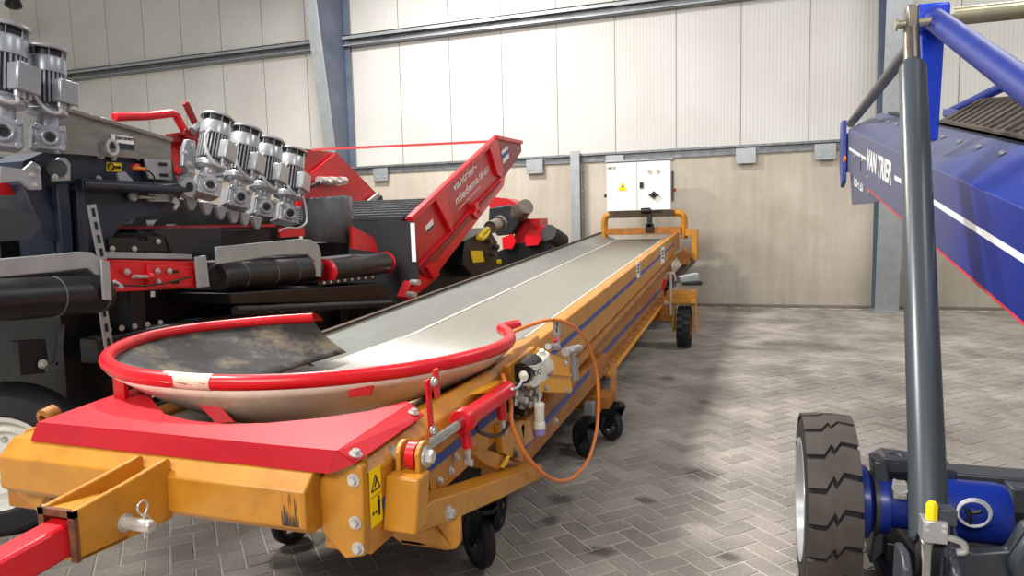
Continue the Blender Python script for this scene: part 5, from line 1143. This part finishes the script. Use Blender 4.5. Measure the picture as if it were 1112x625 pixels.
# hydraulic ram in front
YT, YBm = 4.1, 2.72
t0 = at(989, 40, 1, YT+.05); t1 = at(991, 74, 1, YT); b1 = at(1010, 600, 1, YBm); ax_ = (b1-t1).normalized(); Lr = (b1-t1).length
def rad(px, p): return .84*px/745*((p-CAM).dot(fwd))/2
mb = MB(); mb.lathe(t1-ax_*.04, ax_, [(0, 0), (rad(22, t1), 0), (rad(31, t1), .035), (rad(32, t1), .05), (rad(46, b1), Lr*.9), (rad(48, b1), Lr), (rad(40, b1), Lr+.01), (0, Lr+.01)], 36); ram = mb.build('hydraulic_ram', M['tubegrey'], BL)
mb = MB(); mb.lathe(t1, -ax_, [(0, 0), (rad(20, t1), 0), (rad(19, t1), .28), (0, .28)], 28); mb.build('ram_rod', M['dullsteel'], ram)
p_ = t1-ax_*.30
mb = MB(); mb.box(p_+V((0, 0, .03)), (.06, .09, .16)); mb.build('rod_eye', M['dullsteel'], ram, bevel=.012)
mb = MB(); mb.cyl(p_+V((-.06, 0, .02)), p_+V((.12, 0, .02)), .022); mb.lathe(p_+V((-.065, 0, .02)), (-1, 0, 0), [(0, 0), (.032, 0), (.032, .012), (0, .012)], 16); mb.build('eye_pin', M['brass'], ram)
bolt(ram, t1+ax_*.06+V((0, -rad(30, t1), 0)), (0, -1, .1), .01)
# valve block at the foot of the ram
Yv = YBm-.12
vb = at(1014, 575, 1, Yv)
mb = MB(); mb.bb((vb.x-.038, Yv-.03, vb.z-.036), (vb.x+.036, Yv+.04, vb.z+.040)); v_ = mb.build('valve_block', M['silver'], BL, bevel=.003)
for dx in (-.026, .024):
    for dz in (.028, .008): bolt(v_, V((vb.x+dx, Yv-.03, vb.z+dz)), (0, -1, 0), .006)
mb = MB(); q = at(1012, 555, 1, Yv); mb.lathe(V((q.x, Yv, q.z-.03)), (0, 0, 1), [(0, 0), (.019, 0), (.019, .055), (.012, .065), (0, .066)], 8); mb.build('valve_cap', M['yellow'], v_)
mb = MB(); q = at(1028, 562, 1, Yv); mb.bb((q.x-.025, Yv-.01, q.z-.025), (q.x+.03, Yv+.05, q.z+.03)); mb.build('solenoid', M['charcoal'], v_, bevel=.004)
mb = MB(); mb.tube([at(x, y, 1, Yv) for x, y in [(1027, 583), (1036, 585), (1046, 590), (1047, 598), (1038, 599)]], .012, 8, smooth=4); mb.build('pipe_elbow', M['zinc'], v_)
mb = MB(); mb.tube([at(x, y, 1, Yv+.02) for x, y in [(1034, 568), (1038, 585), (1037, 600), (1030, 606), (1027, 598), (1033, 590)]], .006, 8, smooth=5); mb.build('cable', M['charcoal'], v_)
mb = MB(); mb.bb((vb.x-.04, Yv-.01, vb.z-.35), (vb.x+.0, Yv+.07, vb.z-.04)); mb.build('ram_foot', M['chrome'], BL, bevel=.01)
for dx in (-.10, .05):
    mb = MB(); x = vb.x+dx; mb.prism([(x, Yv-.05, vb.z-.13), (x, Yv+.0, vb.z-.09), (x, Yv+.1, vb.z-.10), (x, Yv+.15, vb.z-.45), (x, Yv-.08, vb.z-.45)], (.03, 0, 0)); mb.build('foot_ear', M['charcoal'], BL, bevel=.008)
# drive wheel with lugged tread
Yw = 3.22; cw = V((.352, Yw, 0)); Rt = .385; wt = .20
mb = MB(); mb.lathe(V((cw.x-wt/2, Yw, Rt)), (1, 0, 0), [(Rt*.66, .0), (Rt*.72, -.004), (Rt*.9, .0), (Rt*.955, .01), (Rt*.965, .05), (Rt*.965, wt-.05), (Rt*.955, wt-.01), (Rt*.9, wt), (Rt*.66, wt), (Rt*.66, 0)], 64); dw = mb.build('drive_wheel', M['tyre_dk'], BL)
NL = 17; pa = 2*PI/NL
def lug(poly):
    mb = MB(); n = 8
    def pt(u, v, r):
        a = u*pa; return V((cw.x+v*wt, Yw-math.sin(a)*r, Rt+math.cos(a)*r))
    # poly: list of (v, u0, u1) columns across the lug
    rows_t = []; rows_b = []
    for v, u0, u1 in poly:
        rows_t.append([pt(u0+(u1-u0)*k/4, v, Rt if abs(v) < .47 else Rt*.985) for k in range(5)]); rows_b.append([pt(u0+(u1-u0)*k/4, v, Rt*.955) for k in range(5)])
    mb.grid(rows_t)
    mb.grid([[a for a in r] for r in (rows_t[0], rows_b[0])]); mb.grid([rows_t[-1], rows_b[-1]])
    mb.grid([[r[0] for r in rows_t], [r[0] for r in rows_b]]); mb.grid([[r[-1] for r in rows_t], [r[-1] for r in rows_b]])
    bmesh.ops.remove_doubles(mb.bm, verts=mb.bm.verts[:], dist=1e-5)
    return mb.build('tread_lug', M['tyre'], dw, angle=30)
for k in range(NL):
    # u grows from the top towards the camera and down
    lug([(-.5, k+.08, k+.92), (-.47, k+.08, k+.92), (-.17, k+.08, k+.92), (-.03, k-.27, k+.57)])
    lug([(-.04, k-.22, k+.50), (.04, k-.04, k+.68)])
    lug([(.03, k+.90, k+1.74), (.17, k+.58, k+1.42), (.47, k+.65, k+1.47), (.5, k+.65, k+1.47)])
mb = MB(); mb.lathe(V((cw.x-wt/2-.004, Yw, Rt)), (1, 0, 0), [(0, .06), (Rt*.3, .06), (Rt*.34, .03), (Rt*.6, .05), (Rt*.64, 0), (Rt*.7, -.004), (Rt*.7, .03), (Rt*.66, .2), (0, .2)], 40); mb.build('wheel_rim', M['silver'], dw)
# hub drive: flange, dark caliper frame, blue gear motor
ac = V((cw.x+wt/2+.0, Yw, .40))
mb = MB(); mb.lathe(ac+V((.02, 0, 0)), (1, 0, 0), [(0, 0), (.15, 0), (.155, .01), (.155, .04), (.13, .055), (0, .055)], 32); mb.build('hub_flange', M['blue'], BL)
fr_ = [at(x, y, 1, Yw-.05) for x, y in [(948, 500), (962, 502), (966, 520), (960, 600), (950, 612), (944, 612), (952, 560)]]
mb = MB(); mb.prism(fr_, (0, .12, 0)); mb.build('axle_plate', M['charcoal'], BL, bevel=.01)
fr_ = [at(x, y, 1, Yw+.05) for x, y in [(950, 502), (962, 496), (990, 500), (1040, 512), (1040, 522), (985, 514), (960, 514)]]
mb = MB(); mb.prism(fr_, (0, .14, 0)); mb.lathe(at(972, 499, 1, Yw+.1), (0, -.3, 1), [(.02, 0), (.05, 0), (.05, .02), (.02, .025), (.02, 0)], 18); mb.build('upper_arm', M['charcoal'], BL, bevel=.008)
mb = MB(); mb.lathe(ac+V((.09, 0, .0)), (1, 0, 0), [(0, 0), (.12, 0), (.125, .02), (.125, .05), (.10, .055), (.10, .20), (.125, .21), (.125, .46), (.118, .485), (0, .49)], 36); mb.build('gear_motor', M['blue'], BL)
mb = MB(); mb.lathe(ac+V((.082, 0, 0)), (1, 0, 0), [(0, 0), (.135, 0), (.135, .018), (0, .018)], 32); mb.build('motor_flange', M['charcoal'], BL)
mb = MB(); mb.bb((ac.x+.15, Yw-.10, ac.z+.06), (ac.x+.20, Yw-.06, ac.z+.13)); mb.build('connector', M['plug_white'], BL, bevel=.004)
mb = MB(); mb.tube([at(x, y, 1, Yw-.16) for x, y in [(972, 520), (970, 530), (978, 536), (988, 532)]], .005, 8, smooth=4); mb.build('cable', M['cable'], BL)
cc = at(1058, 556, 1, Yw-.17)
mb = MB(); mb.tube([cc+V((.058*math.cos(a), 0, .055*math.sin(a))) for a in [2*PI*k/20 for k in range(20)]], .0045, 8, closed=True); mb.tube([cc+V((.054*math.cos(a)-.004, -.01, .052*math.sin(a)-.003)) for a in [2*PI*k/20 for k in range(20)]], .0045, 8, closed=True); mb.build('cable_loop', M['cable'], BL)
mb = MB(); mb.tube([cc+V((-.012, .01, -.065)), cc+V((-.018, -.015, -.02)), cc+V((-.03, -.01, .02))], .008, 6, smooth=3); mb.tube([cc+V((-.03, 0, .0)), cc+V((.0, -.015, .005)), cc+V((.02, -.015, .015))], .008, 6, smooth=3); mb.build('cable_tie', M['black'], BL)
# chassis: beams behind and below the axle, uprights carry the loader
mb = MB(); q0 = at(1015, 508, 1, Yw+.45); q1 = at(1115, 530, 1, Yw+.45)
mb.bb((q0.x-.25, Yw+.40, q1.z+.0), (3.2, Yw+.55, q0.z)); mb.build('cross_beam', M['charcoal'], BL, bevel=.01)
mb = MB(); q = at(1098, 545, 1, Yw+.3); mb.bb((q.x, Yw+.3, .12), (q.x+.12, Yw+.45, q1.z+.05)); mb.build('beam_post', M['charcoal'], BL, bevel=.01)
mb = MB(); mb.bb((ac.x+.55, Yw-.02, ac.z-.02), (q.x+.1, Yw+.05, ac.z+.02)); mb.build('drive_shaft', M['darkmetal'], BL)
ch = [at(x, y, 1, Yw-.35) for x, y in [(1030, 592), (1060, 600), (1094, 598), (1112, 570), (1150, 560), (1150, 700), (1030, 700)]]
mb = MB(); mb.prism([V((p.x, p.y, max(p.z, .04))) for p in ch], (0, .05, 0)); mb.build('chassis_plate', M['charcoal'], BL, bevel=.01)
cs = [at(x, y, 1, Yw-.42) for x, y in [(1096, 612), (1116, 585), (1165, 565), (1165, 660), (1112, 660)]]
mb = MB(); mb.prism([V((p.x, p.y, max(p.z, .04))) for p in cs], (0, .05, 0)); mb.build('chassis_corner', M['tubegrey'], BL, bevel=.02)
ch = [at(x, y, 1, Yw-.1) for x, y in [(962, 588), (985, 592), (1002, 610), (1002, 660), (962, 640)]]
mb = MB(); mb.prism([V((p.x, p.y, max(p.z, .03))) for p in ch], (0, .2, 0)); mb.bb((cw.x+.2, Yw-.5, .10), (1.2, Yw+.4, .18)); mb.build('lower_arm', M['darkmetal'], BL, bevel=.01)
mb = MB(); mb.bb((2.2, Yw+.3, .12), (2.4, Yw+.6, lowz(Yw+.45)+.1)); mb.bb((2.15, Yw-2, .12), (2.3, Yw+.6, .3)); mb.build('mast', M['charcoal'], BL, bevel=.01)
tyre_solid(BL, (2.75, Yw, Rt), Rt, wt, name='drive_wheel', m_t='tyre', m_r='silver')

# ------------------------------------------------------------------ light
def area(name, loc, tgt, sx, sy, power, col=(1, .98, .95)):
    l = bpy.data.lights.new(name, 'AREA'); l.shape = 'RECTANGLE'; l.size = sx; l.size_y = sy; l.energy = power; l.color = col
    o = bpy.data.objects.new(name, l); C.objects.link(o); o.location = loc
    o.rotation_euler = (V(tgt)-V(loc)).to_track_quat('-Z', 'Y').to_euler(); return o
for y, p in ((2.4, 1000), (8.8, 760)):
    area('hall_light_left', (-6.0, y, 7.6), (-4.6, y, 0), .7, 1.6, p)
for y, p in ((2.5, 130), (8.8, 190)):
    area('hall_light_right', (3.6, y, 7.2), (3.4, y, 0), .9, 1.8, p)
area('hall_light_rear', (-1.5, -5, 6.5), (-1.5, 5, 1), 6, 2, 720)
w = bpy.data.worlds.new('hall_air'); bpy.context.scene.world = w; w.use_nodes = True
w.node_tree.nodes['Background'].inputs[0].default_value = (.95, .97, 1, 1)
w.node_tree.nodes['Background'].inputs[1].default_value = .30
sc = bpy.context.scene
sc.view_settings.view_transform = 'Standard'
sc.view_settings.look = 'None'
sc.view_settings.exposure = 0
